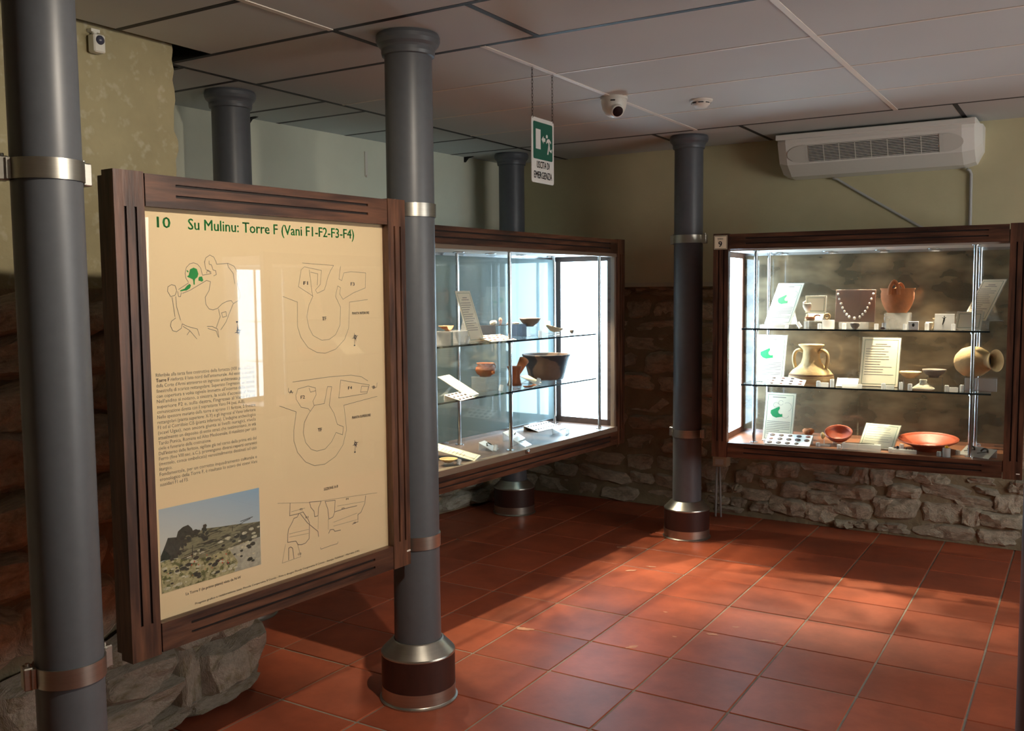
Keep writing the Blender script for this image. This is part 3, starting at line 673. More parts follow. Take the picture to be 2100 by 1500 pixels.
# ------------------------------------------------------------------ the information board
BZ = .594
board = thing('information_board', 'large framed information board headed 10 Su Mulinu: Torre F, hung between two columns', 'board', (.0580, -2.21, BZ), math.pi / 2 - math.atan(.06398))
BL, BH = 1.195, 1.400
frame_parts(board, BL, BH, .094, 0, .055, bot=.090)
b = MB(); b.box(.012, BL - .012, .055, .095, .012, BH - .012); b.build('backing', 'wood', board)
b = MB(); b.box(.09, BL - .09, .030, .034, .084, BH - .092); b.build('print_sheet', 'paper', board)
b = MB(); b.box(.094, BL - .094, .020, .0235, .092, BH - .096); b.build('glass_pane', 'glass_board', board)
YP = .0296
PB = {'green_tower':((.2546,1.7095),(.2585,1.7221),(.2713,1.7276),(.2827,1.7234),(.2879,1.7088),(.284,1.699),(.2756,1.6931),(.2738,1.6872),(.2738,1.6764),(.2692,1.6764),(.2689,1.6852),(.2675,1.692),(.2586,1.6959),(.2496,1.6987),(.2474,1.7016),(.2532,1.7046)),'green_a':((.2873,1.6951),(.2898,1.7),(.3004,1.7011),(.3046,1.6893),(.2997,1.6853),(.2939,1.6873),(.2875,1.6882)),'green_b':((.2208,1.6591),(.2379,1.6648),(.2462,1.6735),(.2555,1.6784),(.2604,1.6745),(.2562,1.6657),(.2445,1.659),(.2365,1.6584),(.223,1.6562)),'green_c':((.2458,1.7181),(.2493,1.7197),(.2537,1.7153),(.2506,1.7123)),'lines':((.0016,((.2512,1.6842),(.2437,1.6948),(.241,1.7103),(.2462,1.7278),(.2581,1.7386),(.2719,1.7418),(.2856,1.7381),(.2967,1.7266),(.3018,1.707))),(.0016,((.3338,1.7112),(.3153,1.7229),(.311,1.7445),(.3168,1.7584),(.3313,1.7667),(.3454,1.7611),(.3532,1.7473),(.3553,1.7394),(.3981,1.7426),(.4201,1.7345),(.4343,1.7143),(.4389,1.7021),(.4305,1.6796),(.4372,1.6591),(.4417,1.6427),(.4373,1.6283),(.413,1.6164),(.3968,1.5862),(.3835,1.5602),(.3629,1.5366))),(.0016,((.3017,1.705),(.3338,1.7102))),(.0016,((.2165,1.662),(.2511,1.6813))),(.0016,((.2294,1.6504),(.257,1.6599),(.3163,1.6893),(.3304,1.6854),(.3246,1.6596),(.3095,1.6379),(.311,1.6161),(.3222,1.602),(.3364,1.5987),(.3534,1.6033),(.371,1.6171),(.3909,1.6249),(.4059,1.6267),(.413,1.6185))),(.0016,((.2097,1.6601),(.2048,1.6735),(.1927,1.6764),(.1804,1.6697),(.1787,1.6564),(.189,1.6411),(.2035,1.6448),(.2097,1.6582))),(.0016,((.1934,1.6391),(.1967,1.6142),(.2008,1.5814))),(.0016,((.2056,1.6409),(.2076,1.6101),(.2194,1.5712))),(.0016,((.2029,1.5775),(.1881,1.5683),(.1842,1.555),(.1913,1.5404),(.2045,1.5369),(.2205,1.546),(.2245,1.5594))),(.0016,((.2245,1.5594),(.2434,1.551),(.2775,1.5419),(.2836,1.5219))),(.0016,((.24,1.5257),(.2496,1.5371))),(.0016,((.2275,1.5516),(.2497,1.539),(.2739,1.5124))),(.0016,((.3956,1.7421),(.4,1.7301),(.4167,1.7121),(.4217,1.6796))),(.0016,((.3129,1.5485),(.332,1.5478),(.3509,1.5391),(.3547,1.5127))),(.0016,((.3151,1.5424),(.3458,1.5332),(.3523,1.5148))),(.0016,((.357,1.6013),(.3621,1.577),(.3542,1.5611),(.3462,1.5433))),(.0016,((.3674,1.5889),(.3847,1.5926),(.3866,1.5783),(.3718,1.5747),(.3674,1.5889))),(.0016,((.3172,1.7111),(.3212,1.721),(.334,1.7152))),(.0016,((.3282,1.7488),(.3278,1.7389),(.336,1.7371),(.3414,1.7213),(.3509,1.7194),(.3528,1.7074),(.343,1.7034))),(.0016,((.2129,1.6562),(.2156,1.6408),(.2223,1.6408),(.225,1.6523))),(.0013,((.7047,1.7495),(.8494,1.7438),(.8332,1.7245),(.8197,1.7004),(.8104,1.675),(.8022,1.6581),(.7696,1.647),(.7613,1.6582),(.7846,1.6778),(.7911,1.7254),(.7133,1.7368),(.6985,1.727),(.6846,1.6695),(.7486,1.6374),(.729,1.6058),(.7185,1.5672),(.7265,1.5308),(.7441,1.5022),(.7849,1.4835),(.8196,1.4847),(.8513,1.5004),(.8742,1.5341),(.8782,1.5974),(.8549,1.635),(.8667,1.6721),(.8804,1.6663),(.8757,1.6434),(.891,1.6245),(.9444,1.6472),(1.0052,1.6646),(1.0089,1.7193),(.9344,1.7229),(.898,1.7181),(.8871,1.6908),(.8734,1.6964),(.8828,1.7409))),(.0013,((.735,1.7275),(.7468,1.6388))),(.0013,((.7403,1.7192),(.7737,1.714),(.7705,1.675))),(.0013,((.6155,1.6374),(.6784,1.6176),(.6755,1.5355),(.6887,1.4991),(.7204,1.4615),(.7608,1.4424),(.7987,1.4374),(.8497,1.4487),(.8945,1.4811),(.916,1.521),(.9229,1.614),(1.0166,1.6221))),(.0015,((.6475,1.3489),(.7352,1.3513),(.8192,1.3531),(.9229,1.3507),(.9765,1.3405),(1.0078,1.323))),(.0015,((.8707,1.3373),(1.0159,1.3072),(1.0022,1.2768),(.8591,1.2738),(.8707,1.3373))),(.0015,((.9755,1.3062),(1.0114,1.3016),(1.0045,1.2826),(.9686,1.2845),(.9755,1.3062))),(.0015,((.5884,1.2738),(.66,1.2463),(.647,1.1846),(.6458,1.1487),(.6606,1.1076),(.6958,1.0686),(.7363,1.0495),(.7859,1.0474),(.8374,1.0671),(.8745,1.1028),(.8944,1.1561),(.8839,1.2456),(1.0557,1.2611))),(.0015,((.8064,1.3197),(.7891,1.2612),(.7434,1.2603),(.7164,1.235),(.6951,1.2066),(.689,1.1709),(.6981,1.1359),(.7232,1.1084),(.7493,1.0989),(.7876,1.1005),(.8195,1.1221),(.8421,1.1525),(.8737,1.1396),(.8786,1.1684),(.849,1.1808),(.8345,1.2218),(.812,1.2531),(.8266,1.3173),(.8064,1.3197))),(.0015,((.7222,1.2428),(.7132,1.2522),(.6822,1.2597),(.6615,1.2883),(.6602,1.3022),(.6699,1.3235),(.7159,1.3291),(.7492,1.3205),(.7521,1.2962),(.7364,1.2751),(.7415,1.2591))),(.0015,((.7212,1.3216),(.7263,1.3071),(.7507,1.3105))),(.0015,((.629,1.3299),(.6285,1.3163),(.6498,1.3143))),(.0015,((1.0264,1.2987),(1.0545,1.2953),(1.0571,1.3112))),(.0022,((.6221,.9383),(.6186,.8965),(.6605,.8959),(.6513,.8853),(.6368,.8838),(.6277,.87),(.6127,.853),(.6078,.834),(.6068,.8073),(.6427,.8037),(.6523,.7891),(.6683,.7854),(.6861,.787),(.703,.7993),(.7063,.8535),(.7008,.8661),(.6781,.898),(.6605,.8959))),(.0022,((.6662,.8936),(.6974,.8554),(.7443,.8155),(.7467,.7964))),(.0022,((.7088,.9261),(.7631,.9192),(.7501,.8975),(.7462,.8706),(.731,.8702),(.7286,.8902),(.7141,.9068),(.7088,.9261))),(.0022,((.7815,.9146),(.83,.91),(.8254,.8662),(.817,.8515),(.798,.8483),(.793,.8867),(.7815,.9146))),(.0022,((.827,.8683),(.8753,.8705),(.9379,.8691))),(.0022,((.9845,.8979),(.9785,.8697),(.9572,.8398),(.942,.8356),(.9413,.8139))),(.0022,((.7948,.7975),(.803,.8086),(.8187,.8064),(.8248,.798),(.8535,.7965))),(.0022,((.6089,.7463),(.6104,.7864),(.619,.7888),(.6274,.7824),(.6319,.7452))),(.0022,((.9127,.8054),(.9428,.8088))),(.001,((.5683,.9486),(.7087,.925))),(.001,((.7631,.9204),(1.0452,.8978))),(.001,((.5967,.8029),(.5804,.7421),(.6625,.7447),(.6509,.7883))),(.001,((.6149,.8346),(.7011,.8317))),(.001,((.6145,.8235),(.7006,.8181))),(.001,((.8195,.8321),(.9371,.8414))),(.001,((.8191,.8181),(.9364,.8174))),(.001,((.7476,.868),(.7446,.8224))),(.001,((.7949,.849),(.7937,.8118))),(.001,((.8404,.8868),(.9754,.8776))),(.001,((.6262,.9084),(.6874,.9098))),(.0016,((.7546,.7552),(.7559,.749),(.8074,.7512),(.836,.7505),(.8394,.7569)))),'stars':((.4296,1.5289),(.9477,1.4875),(.9379,1.0984)),'ph_tree':((.1202,.8595),(.1222,.8754),(.1393,.9067),(.148,.9248),(.1773,.9207),(.1834,.9372),(.2001,.9467),(.2194,.9498),(.2327,.9361),(.2352,.9283),(.2465,.9308),(.2602,.9229),(.251,.9055),(.1976,.8886),(.18,.8568),(.1373,.86)),'ph_wall':((.1799,.8544),(.1806,.871),(.1953,.8987),(.2126,.9188),(.2512,.9103),(.2602,.9229),(.2859,.9247),(.3351,.9191),(.3949,.914),(.4409,.9081),(.4915,.904),(.4902,.8523),(.4231,.8493),(.3648,.8424),(.288,.8357),(.2259,.8396)),'ph_walldark':((.4125,.895),(.4915,.904),(.4902,.8523),(.4231,.8493),(.4046,.8484)),'ph_ground':((.1209,.8569),(.1373,.86),(.1799,.8556),(.2259,.8396),(.288,.8357),(.3648,.8424),(.4231,.8493),(.4901,.851),(.4903,.761),(.1212,.7625)),'ph_pale':((.3648,.8424),(.4901,.851),(.4903,.761),(.3828,.7622),(.3993,.7911))}
def bz(p): return [(a, z - BZ) for a, z in p]
b = MB()
for k in ('green_tower', 'green_a', 'green_b', 'green_c'): b.flat(bz(PB[k]), YP)
b.build('green_plan', 'green_print', board)
b = MB()
for wd, pts in PB['lines']: b.ribbon(bz(pts), wd, YP)
b.build('plan_drawing', 'ink_line', board)
b = MB()
for (a, z), up in zip(PB['stars'], (1, -1, -1)):
    for k in range(8):
        an = k * math.pi / 4 + .3; r1 = .017 if k % 2 == 0 else .011
        b.add([(a + .004 * math.cos(an + 1.2), YP, z - BZ + .004 * math.sin(an + 1.2)), (a + r1 * math.cos(an), YP, z - BZ + r1 * math.sin(an)), (a + .004 * math.cos(an - .3), YP, z - BZ + .004 * math.sin(an - .3))], [(0, 1, 2)])
    b.ribbon([(a, z - BZ), (a - .004, z - BZ + up * .026)], .0018, YP); b.ribbon([(a - .006, z - BZ + up * .030), (a - .002, z - BZ + up * .030)], .005, YP)
b.build('north_star', 'ink', board)
# printed photograph
ph = MB(); ph.flat([(.1210, .764 - BZ), (.4915, .760 - BZ), (.4922, 1.0155 - BZ), (.1206, 1.0155 - BZ)], YP)
pho = ph.build('printed_photo', 'ph_sky', board)
for i, k in enumerate(('ph_tree', 'ph_wall', 'ph_walldark', 'ph_ground', 'ph_pale')):
    b = MB(); b.flat(bz(PB[k]), YP - .0002 * (i + 1)); b.build('printed_' + {'ph_tree': 'trees', 'ph_wall': 'ruin', 'ph_walldark': 'ruin_end', 'ph_ground': 'scrub', 'ph_pale': 'path'}[k], k, pho)
b = MB(); rj = random.Random(4)
for k in range(26):
    x = rj.uniform(.185, .44); f_ = (x - .185) / .28; zc = .845 + .04 * f_ + rj.uniform(-.012, .045)
    if rj.random() < .45: b.ribbon([(x, zc - BZ), (x + .002, zc - BZ + rj.uniform(.01, .022))], .0022, YP - .0012)
    else: b.ribbon([(x, zc - BZ), (x + rj.uniform(.02, .05), zc - BZ + .005)], .0018, YP - .0012)
b.build('printed_joints', 'ph_joint', pho)
b = MB()
for k in range(60):
    x = rj.uniform(.13, .485); top_ = .845 + .055 * (x - .12) / .36; z = rj.uniform(.772, top_); r = rj.uniform(.003, .009)
    b.flat([(x + r * 1.7 * math.cos(q * .9) * rj.uniform(.6, 1), z - BZ + r * .6 * math.sin(q * .9)) for q in range(7)], YP - .00112 - k * .000001)
b.build('printed_stones', mat('ph_light', (196, 188, 160), .8, noise=(120, .3)), pho)
b = MB()
for k in range(34):
    x = rj.uniform(.14, .30); z = .862 + .05 * math.sin((x - .13) * 9) + rj.uniform(-.02, .028) ; r = rj.uniform(.004, .010)
    if z > .935: continue
    b.flat([(x + r * math.cos(q * .7) * rj.uniform(.6, 1.1), z - BZ + r * math.sin(q * .7) * rj.uniform(.6, 1.1)) for q in range(9)], YP - .00115 - k * .000001)
b.build('printed_bushes', 'ph_tree', pho)
b = MB()
for k in range(38):
    x = rj.uniform(.13, .46); z = rj.uniform(.775, .83 + .06 * (x - .12) / .36); r = rj.uniform(.003, .010)
    b.flat([(x + r * 1.6 * math.cos(q * .9) * rj.uniform(.6, 1), z - BZ + r * .7 * math.sin(q * .9)) for q in range(7)], YP - .00125 - k * .000004)
b.build('printed_tufts', 'ph_tree', pho)
b = MB()
for k in range(16):
    x = rj.uniform(.13, .40); z = rj.uniform(.79, .86); r = rj.uniform(.0012, .003)
    b.flat([(x + r * math.cos(q), z - BZ + r * math.sin(q)) for q in range(6)], YP - .00145)
b.build('printed_poppies', 'ph_red', pho)
# lettering
BODY = ["Riferibile alla terza fase costruttiva della fortezza (XIII sec. a.C.), la", "Torre F rinforza il lato nord dell'antemurale. Ad esso si accede", "dalla Corte d'Armi attraverso un ingresso architravato provvisto di", "finestrella di scarico rettangolare. Superato l'ingresso, un andito",
        "con copertura a volta ogivale immette all'interno della torre.", "Nell'andito si notano, a sinistra, la scala d'accesso al Vano", "superiore F2 e, sulla destra, l'ingresso al Vano F3, in", "comunicazione diretta con il soprastante Vano F4 (sez. A-B).",
        "Nello spessore murario della torre si aprono 11 feritoie, 2 finestre", "rettangolari (pianta superiore: X-Y) e gli ingressi al Vano inferiore", "F1 ed al Corridoio Ci5 (pianta inferiore). L'indagine archeologica", "(scavi Ugas), non ancora giunta ai livelli nuragici, rivela",
        "attualmente un deposito di sette strati che testimoniano, in et\u00e0", "Tardo Punica, Romana ed Alto Medioevale, il riutilizzo per uso", "civile e funerario della costruzione.", "Dall'interno delle feritoie, sigillate gi\u00e0 nel corso della prima et\u00e0 del",
        "Ferro (fine VIII sec. a.C.), provengono diversi reperti ceramici", "(mestolo, conca ombelicata) verosimilmente destinati ad uso", "liturgico.", "Fondamentale, per un corretto inquadramento culturale e", "cronologico della Torre F, \u00e8 risultato lo scavo dei coevi Vani", "sussidiari F1 ed F3."]
T = {'ten': text_mesh('10', True), 'title': text_mesh('Su Mulinu: Torre F (Vani F1-F2-F3-F4)', True), 'body': [text_mesh(s) for s in BODY], 'torref': text_mesh('Torre F', True),
     'cap': text_mesh('La Torre F (in primo piano) vista da N-W', True),
     'cred': text_mesh('Progetto grafico e rielaborazione testi: Piccola Cooperativa Il Coccio - Foto e disegni: Piccola Cooperativa Il Coccio - Stampa: Pubblistar - Marrubiu (OR)', True)}
LAB = [('PIANTA INFERIORE', .9347, 1.0224, 1.5690, .0135), ('PIANTA SUPERIORE', .9230, 1.0191, 1.1910, .0135), ('SEZIONE A-B', .7767, .8450, .9540, .0135), ('F1', .708, .727, 1.676, .017), ('F3', .931, .950, 1.673, .017), ('TF', .789, .808, 1.553, .017),
       ('F2', .681, .700, 1.288, .016), ('F4', .907, .926, 1.300, .016), ('TF', .756, .775, 1.166, .017), ('A', .633, .646, 1.311, .016), ('B', 1.034, 1.046, 1.291, .016), ('F2', .665, .676, .905, .010), ('F1', .690, .701, .872, .010), ('F4', .884, .896, .900, .010), ('F3', .862, .874, .869, .010), ('Ci5', .650, .665, .752, .010), ('V8', .917, .929, .805, .010)]
TL_ = [text_mesh(s[0], True) for s in LAB]
T9, TV = text_mesh('9', True), text_mesh('VETRINA', True)
TU, TE = text_mesh('USCITA DI', True), text_mesh('EMERGENZA', True)
flush_text()
b = MB(); put_text(b, T['ten'], .1524, .1961, 1.842 - BZ, .045, YP); put_text(b, T['title'], .258, .9527, 1.841 - BZ, .047, YP); b.build('title', 'green_print', board)
b = MB()
for i, r in enumerate(T['body']):
    z = 1.4072 - (1.4072 - 1.0835) * i / 21; xe = {7: .4461, 14: .3134, 18: .1721, 21: .2259}.get(i, .4880)
    put_text(b, r, .1290, xe, z - BZ, .0150, YP)
b.build('body_text', 'ink_grey', board)
b = MB(); put_text(b, T['torref'], .1290, .1735, 1.4072 - (1.4072 - 1.0835) / 21 - BZ, .0150, YP - .0002); b.build('bold_words', 'ink', board)
b = MB(); put_text(b, T['cap'], .2029, .409, .735 - BZ, .0120, YP); put_text(b, T['cred'], .2344, .9453, .697 - BZ, .0088, YP); b.build('caption', 'black_print', board)
b = MB()
for r, (s, x0, x1, z, sz) in zip(TL_, LAB): put_text(b, r, x0, x1, z - BZ, sz, YP - .0002)
b.build('plan_lettering', 'ink', board)
b = MB(); b.box(BL - .022, BL - .002, -.0015, .0005, .052, .058); b.build('maker_plate', 'rail_white', board)

for o_ in board.children_recursive:
    if o_.name.split('.')[0] in ('plan_drawing', 'north_star', 'printed_joints', 'printed_stones', 'printed_bushes', 'printed_tufts', 'printed_poppies', 'title', 'caption', 'plan_lettering', 'body_text'): o_['kind'] = 'stuff'

# ------------------------------------------------------------------ display cases
def chrome_pole(t, x, y, z0, z1, r=.011):
    b = MB(); b.cyl((x, y, z0), r, z1 - z0, 20); b.cyl((x, y, z0), r * 2.4, .004, 24); b.cyl((x, y, z1 - .004), r * 2.0, .004, 24)
    return b.build('pole', 'chrome', t)
def lamp(t, x, y, z, power, tiltx=-.27):
    b = MB(); b.lathe([(.026, 0), (.034, -.001), (.037, -.004), (.034, -.006), (.028, -.006), (.026, -.002)], (x, y, z), 28); r = b.build('downlight', 'chrome', t)
    d = MB(); d.cyl((x, y, z - .002), .025, .001, 20); d.build('bulb', 'lamp_lit', r)
    l = bpy.data.lights.new('downlight_beam', 'SPOT'); l.energy = power; l.color = (1.0, .80, .56); l.spot_size = math.radians(66); l.spot_blend = .8; l.shadow_soft_size = .016
    o = bpy.data.objects.new('downlight_beam', l); COL.objects.link(o); o.parent = t; o.location = (x, y, z - .012); o.rotation_euler = (tiltx, 0, 0)
def display_case(label, loc, rotz, L, D, shelves, poles, lamps, lit, track=False, back='glass_back', floor_m='case_floor', floor_z=.095, power=None, doors=(), bar=.095):
    t = thing('display_case', label, 'display case', loc, rotz, 'wooden display cases')
    H = 1.395; top = 1.288
    frame_parts(t, L, H, bar, 0, .045, bot=floor_z - (.028 if track else -.0))
    b = MB(); b.box(.03, L - .03, .045, D, .03, floor_z); b.build('floor_panel', floor_m, t)
    b = MB(); b.box(.03, L - .03, .045, D, top, H - .03); b.build('top_panel', 'case_top', t)
    # ends
    for side in ('left', 'right'):
        x0, x1 = (.03, .055) if side == 'left' else (L - .055, L - .03)
        xi = .055 if side == 'left' else L - .055
        if side in lit:
            b = MB(); s = 1 if side == 'left' else -1
            b.box(x0, x1, .045, D, floor_z, top)
            w_ = b.build('end_panel', 'inner_wood', t)
            f = MB(); f.box(min(xi, xi + s * .012), max(xi, xi + s * .012), .075, D - .03, floor_z + .001, floor_z + .04); f.box(min(xi, xi + s * .012), max(xi, xi + s * .012), .075, D - .03, top - .035, top - .001)
            f.box(min(xi, xi + s * .012), max(xi, xi + s * .012), .046, .10, floor_z + .001, top - .001); f.box(min(xi, xi + s * .012), max(xi, xi + s * .012), D - .075, D - .03, floor_z + .001, top - .001)
            f.build('panel_frame', 'panel_frame' if track else 'inner_wood', w_)
            e = MB(); e.box(min(xi, xi + s * .005), max(xi, xi + s * .005), .10, D - .075, floor_z + .04, top - .035); e.build('light_panel', 'panel_lit', w_)
        else:
            b = MB(); b.box(x0 + .008, x1 - .008, .045, D, floor_z, top); b.build('end_pane', 'glass_clear', t)
    b = MB(); b.box(.055, L - .055, D - .022, D - .016, floor_z, top); b.build('back_pane', back, t)
    for z0, z1 in ((floor_z, floor_z + .022), (top - .018, top)):
        b = MB(); b.box(.055, L - .055, D - .03, D - .008, z0, z1); b.build('back_profile', 'chrome', t)
    for (a, c) in doors:
        g = MB(); g.box(a, c, .026, .031, floor_z - .005, top); g.build('glass_door', 'glass_clear', t)
    if track:
        g = MB(); g.box(bar, L - bar, .004, .044, floor_z - .030, floor_z + .004); g.build('door_track', 'track', t)
        g = MB(); g.box(bar, L - bar, .010, .044, top - .012, top + .016); g.build('door_track', 'track', t)
        g = MB(); g.box(L - bar - .022, L - bar, .014, .044, floor_z, top); g.build('door_jamb', 'track', t)
    for (z, x0, x1, y0, y1) in shelves:
        g = MB(); g.box(x0, x1, y0 + .002, y1, z - .010, z); s = g.build('shelf', 'glass_shelf', t)
        e = MB(); e.box(x0, x1, y0, y0 + .002, z - .010, z); e.build('shelf_edge', 'shelf_edge', s)
        for (px, py) in poles:
            if x0 < px < x1:
                k = MB(); k.cyl((px, py, z - .018), .017, .008, 18); k.build('shelf_support', 'chrome', s)
    for (px, py) in poles: chrome_pole(t, px, py, floor_z, top)
    for (lx, ly) in lamps: lamp(t, lx, ly, top, power or LAMP_W)
    return t
CZ = .595
# long case on the left
ML_, MD = 2.52, .55
rM = math.pi / 2 - math.atan(.06154)
mid = display_case('long wooden display case behind the front column, glowing with bluish light', (-.4890 - .06154 * .48, -.48, CZ), rM, ML_, MD,
    [(1.362 - CZ, .20, 2.225, .055, .50), (1.066 - CZ, .20, 2.225, .055, .50)],
    [(.22, .075), (1.262, .075), (2.305, .075), (.22, .46), (1.262, .46), (2.345, .46)],
    [(.40, .40), (.80, .40), (1.20, .40), (1.52, .40), (1.86, .40), (2.22, .40)], ('right',), track=True, power=LAMP_W * .72, floor_m='case_floor_dark', floor_z=.120, doors=((.09, 1.285), (1.26, ML_ - .09)))
g = MB(); g.lathe([(0, .012), (.007, .010), (.011, .004), (.011, -.004), (.007, -.010), (0, -.012)], (1.315, -.010, .112), 20); g.build('lock_knob', 'chrome', mid)
for x, y1, z in ((2.43, .268, .16), (2.43, .268, 1.18)):
    g = MB(); g.box(x, x + .06, MD - .02, MD + y1, z, z + .04); g.build('wall_bracket', 'steel', mid)
# case number nine on the right
rR = math.atan(.05398)
RLn, RD = 1.725, .53
cs9 = display_case('wooden display case with the number 9 plate, lit warm from above', (.346, 1.8005, CZ), rR, RLn, RD,
    [(1.405 - CZ, .165, 1.545, .055, .47), (1.057 - CZ, .165, 1.560, .055, .47)],
    [(.245, .085), (1.462, .085), (.245, .43), (1.475, .43)],
    [(.30, .42), (.61, .42), (.92, .42), (1.22, .42)], ('left',), back='glass_back_mottled', doors=((.09, .87), (.865, RLn - .09)))
# number plate on the corner of the case
pl9 = thing('number_plate', 'small square cream plate with the figure 9 on the corner of the case', 'sign', (.346, 1.8005, CZ), rR)
b = MB(); b.bbox(.004, .088, -.004, -.0005, 1.298, 1.385, .001); b.build('plate', mat('plate_edge', (176, 166, 140), .5), pl9)
b = MB(); b.box(.011, .081, -.0048, -.0042, 1.306, 1.377); b.build('plate_face', 'card_paper', pl9)
b = MB(); put_text(b, T9, .034, .056, 1.314, .050, -.0052); put_text(b, TV, .027, .063, 1.360, .010, -.0052); b.build('lettering', 'black_print', pl9)
b = MB(); b.box(RLn - .030, RLn - .012, -.0015, .0005, .030, .036); b.build('maker_plate', 'rail_white', cs9)
# third case, out of frame, seen mirrored in the glass of the board
cs3 = display_case('wooden display case standing out of frame, mirrored in the board glass', (4.28, 3.13, CZ), math.radians(-97.5), 1.90, .53,
    [(1.405 - CZ, .165, 1.68, .055, .47), (1.057 - CZ, .165, 1.68, .055, .47)], [(.245, .085), (1.60, .085), (.245, .43), (1.60, .43)],
    [(.35, .42), (.75, .42), (1.15, .42), (1.5, .42)], (), doors=((.09, .95), (.945, 1.81)))
for x in (.3, 1.5):
    b = MB(); b.box(x, x + .06, .2, .3, -CZ, .03); b.build('leg', 'steel', cs3)
b = MB(); b.box(1.34, 1.74, .490, .496, .13, 1.26); b.build('light_panel', 'panel_soft', cs3)

# ================================================================== FIXTURES
# ---- hanging exit sign
sg = thing('exit_sign', 'green and white emergency exit sign hanging on two chains from the ceiling', 'sign', (.213, -.200, 2.135), math.pi / 2)
W, H = .2035, .288
def rrect(x0, x1, z0, z1, r, n=4):
    p = []
    for (cx, cz, a) in ((x1 - r, z0 + r, -90), (x1 - r, z1 - r, 0), (x0 + r, z1 - r, 90), (x0 + r, z0 + r, 180)):
        for k in range(n + 1):
            an = math.radians(a + 90 * k / n); p.append((cx + r * math.cos(an), cz + r * math.sin(an)))
    return p
b = MB(); b.prism(rrect(0, W, 0, H, .012), 0, .003); b.build('plate', 'sign_white', sg)
b = MB(); b.flat(rrect(.015, W - .013, .105, H - .018, .008), -.0006); b.build('green_field', 'sign_green', sg)
b = MB(); b.flat([(.036, .150), (.080, .150), (.080, .238), (.036, .238)], -.0012)
b.flat([(.088, .196), (.106, .214), (.106, .204), (.122, .204), (.122, .188), (.106, .188), (.106, .178)], -.0012)
hx, hz = .137, .214
b.flat([(hx + .0085 * math.cos(q * .524), hz + .0085 * math.sin(q * .524)) for q in range(12)], -.0012)
b.flat([(.140, .202), (.158, .206), (.176, .192), (.172, .184), (.160, .194), (.163, .176), (.152, .172), (.150, .186), (.140, .188), (.134, .180), (.130, .186)], -.0013)
b.flat([(.152, .174), (.164, .174), (.166, .158), (.176, .156), (.178, .162), (.184, .160), (.180, .144), (.160, .150)], -.0014)
b.flat([(.150, .176), (.158, .172), (.150, .134), (.139, .134), (.142, .142)], -.0014)
b.build('pictogram', 'sign_white', sg)
b = MB(); put_text(b, TU, .046, .160, .066, .044, -.0010); put_text(b, TE, .020, .184, .020, .044, -.0010); b.build('lettering', 'black_print', sg)
for x in (.012, W - .010):
    b = MB(); n = 15; top = ZC - 2.135; z0 = H - .006; st_ = (top - z0) / n
    for k in range(n):
        zc = z0 + st_ * (k + .5); pts = []
        for q in range(9):
            a = 2 * math.pi * q / 8; u = .0042 * math.cos(a); v = .0092 * math.sin(a)
            pts.append((x + (u if k % 2 else 0), .0015 + (0 if k % 2 else u), zc + v))
        b.tube(pts, .0011, 5)
    b.build('chain', mat('chain_metal', (92, 88, 80), .5, .6), sg)
# ---- dome camera
dm = thing('dome_camera', 'white ball security camera on the ceiling to the right of the exit sign', 'camera', (.225, .625, ZC), 0)
b = MB(); b.cyl((0, 0, -.014), .070, .014, 36); b.build('mount_ring', 'white_plastic', dm)
b = MB(); b.lathe([(.066, -.014), (.066, -.030), (.060, -.060), (.046, -.086), (.026, -.100), (0, -.105)], seg=36); b.build('ball', 'white_plastic', dm)
ax = Vector((.60, -.62, -.50)).normalized()
b = MB(); c = ax * .030 + Vector((0, 0, -.048))
b.lathe([(0, .040), (.030, .040), (.034, .036), (.036, 0)], c, 28, axis=ax); b.build('lens_housing', 'white_plastic', dm)
b = MB(); b.lathe([(0, .0415), (.024, .0415), (.027, .041)], c, 28, axis=ax); b.build('lens', 'lens_dark', dm)
b = MB(); b.box(-.012, .012, -.0675, -.066, -.030, -.024); q = Matrix.Rotation(.35, 4, 'Z'); b.xf(lambda p: q @ p); b.build('maker_plate', 'lens_dark', dm)
# ---- smoke detector
sd = thing('smoke_detector', 'round white smoke detector on the ceiling', 'smoke detector', (.575, .945, ZC), 0)
b = MB(); b.lathe([(0, -.012), (.052, -.012), (.060, -.008), (.061, 0)], seg=36); b.build('base', 'white_plastic', sd)
b = MB(); b.lathe([(.050, -.012), (.048, -.022), (.030, -.040), (.020, -.042), (0, -.042)], seg=36); b.build('head', 'white_plastic', sd)
for k in range(8):
    b = MB(); a0 = k * math.pi / 4 + .08; b.lathe([(.0495, -.0165), (.0505, -.0165), (.0500, -.0215), (.0490, -.0215)], seg=5, a0=a0, a1=a0 + .55); b.build('slot', 'dark_void', sd)
# ---- motion sensor on the pier
ms = thing('motion_sensor', 'small white motion sensor high on the old plaster pier', 'sensor', (-.834, -1.633, 2.578), math.pi / 2)
b = MB(); b.box(-.018, .018, -.026, 0, .036, .048); b.cyl((0, -.018, .022), .009, .02, 14); b.build('bracket', 'white_plastic', ms)
b = MB(); b.bbox(-.024, .024, -.050, -.010, -.040, .026, .005); b.build('housing', 'white_plastic', ms)
b = MB(); b.lathe([(.017, 0), (.016, .005), (.010, .010), (0, .012)], (0, -.049, .004), 24, axis=(0, -1, 0)); b.build('lens', mat('sensor_lens', (70, 72, 90), .2), ms)
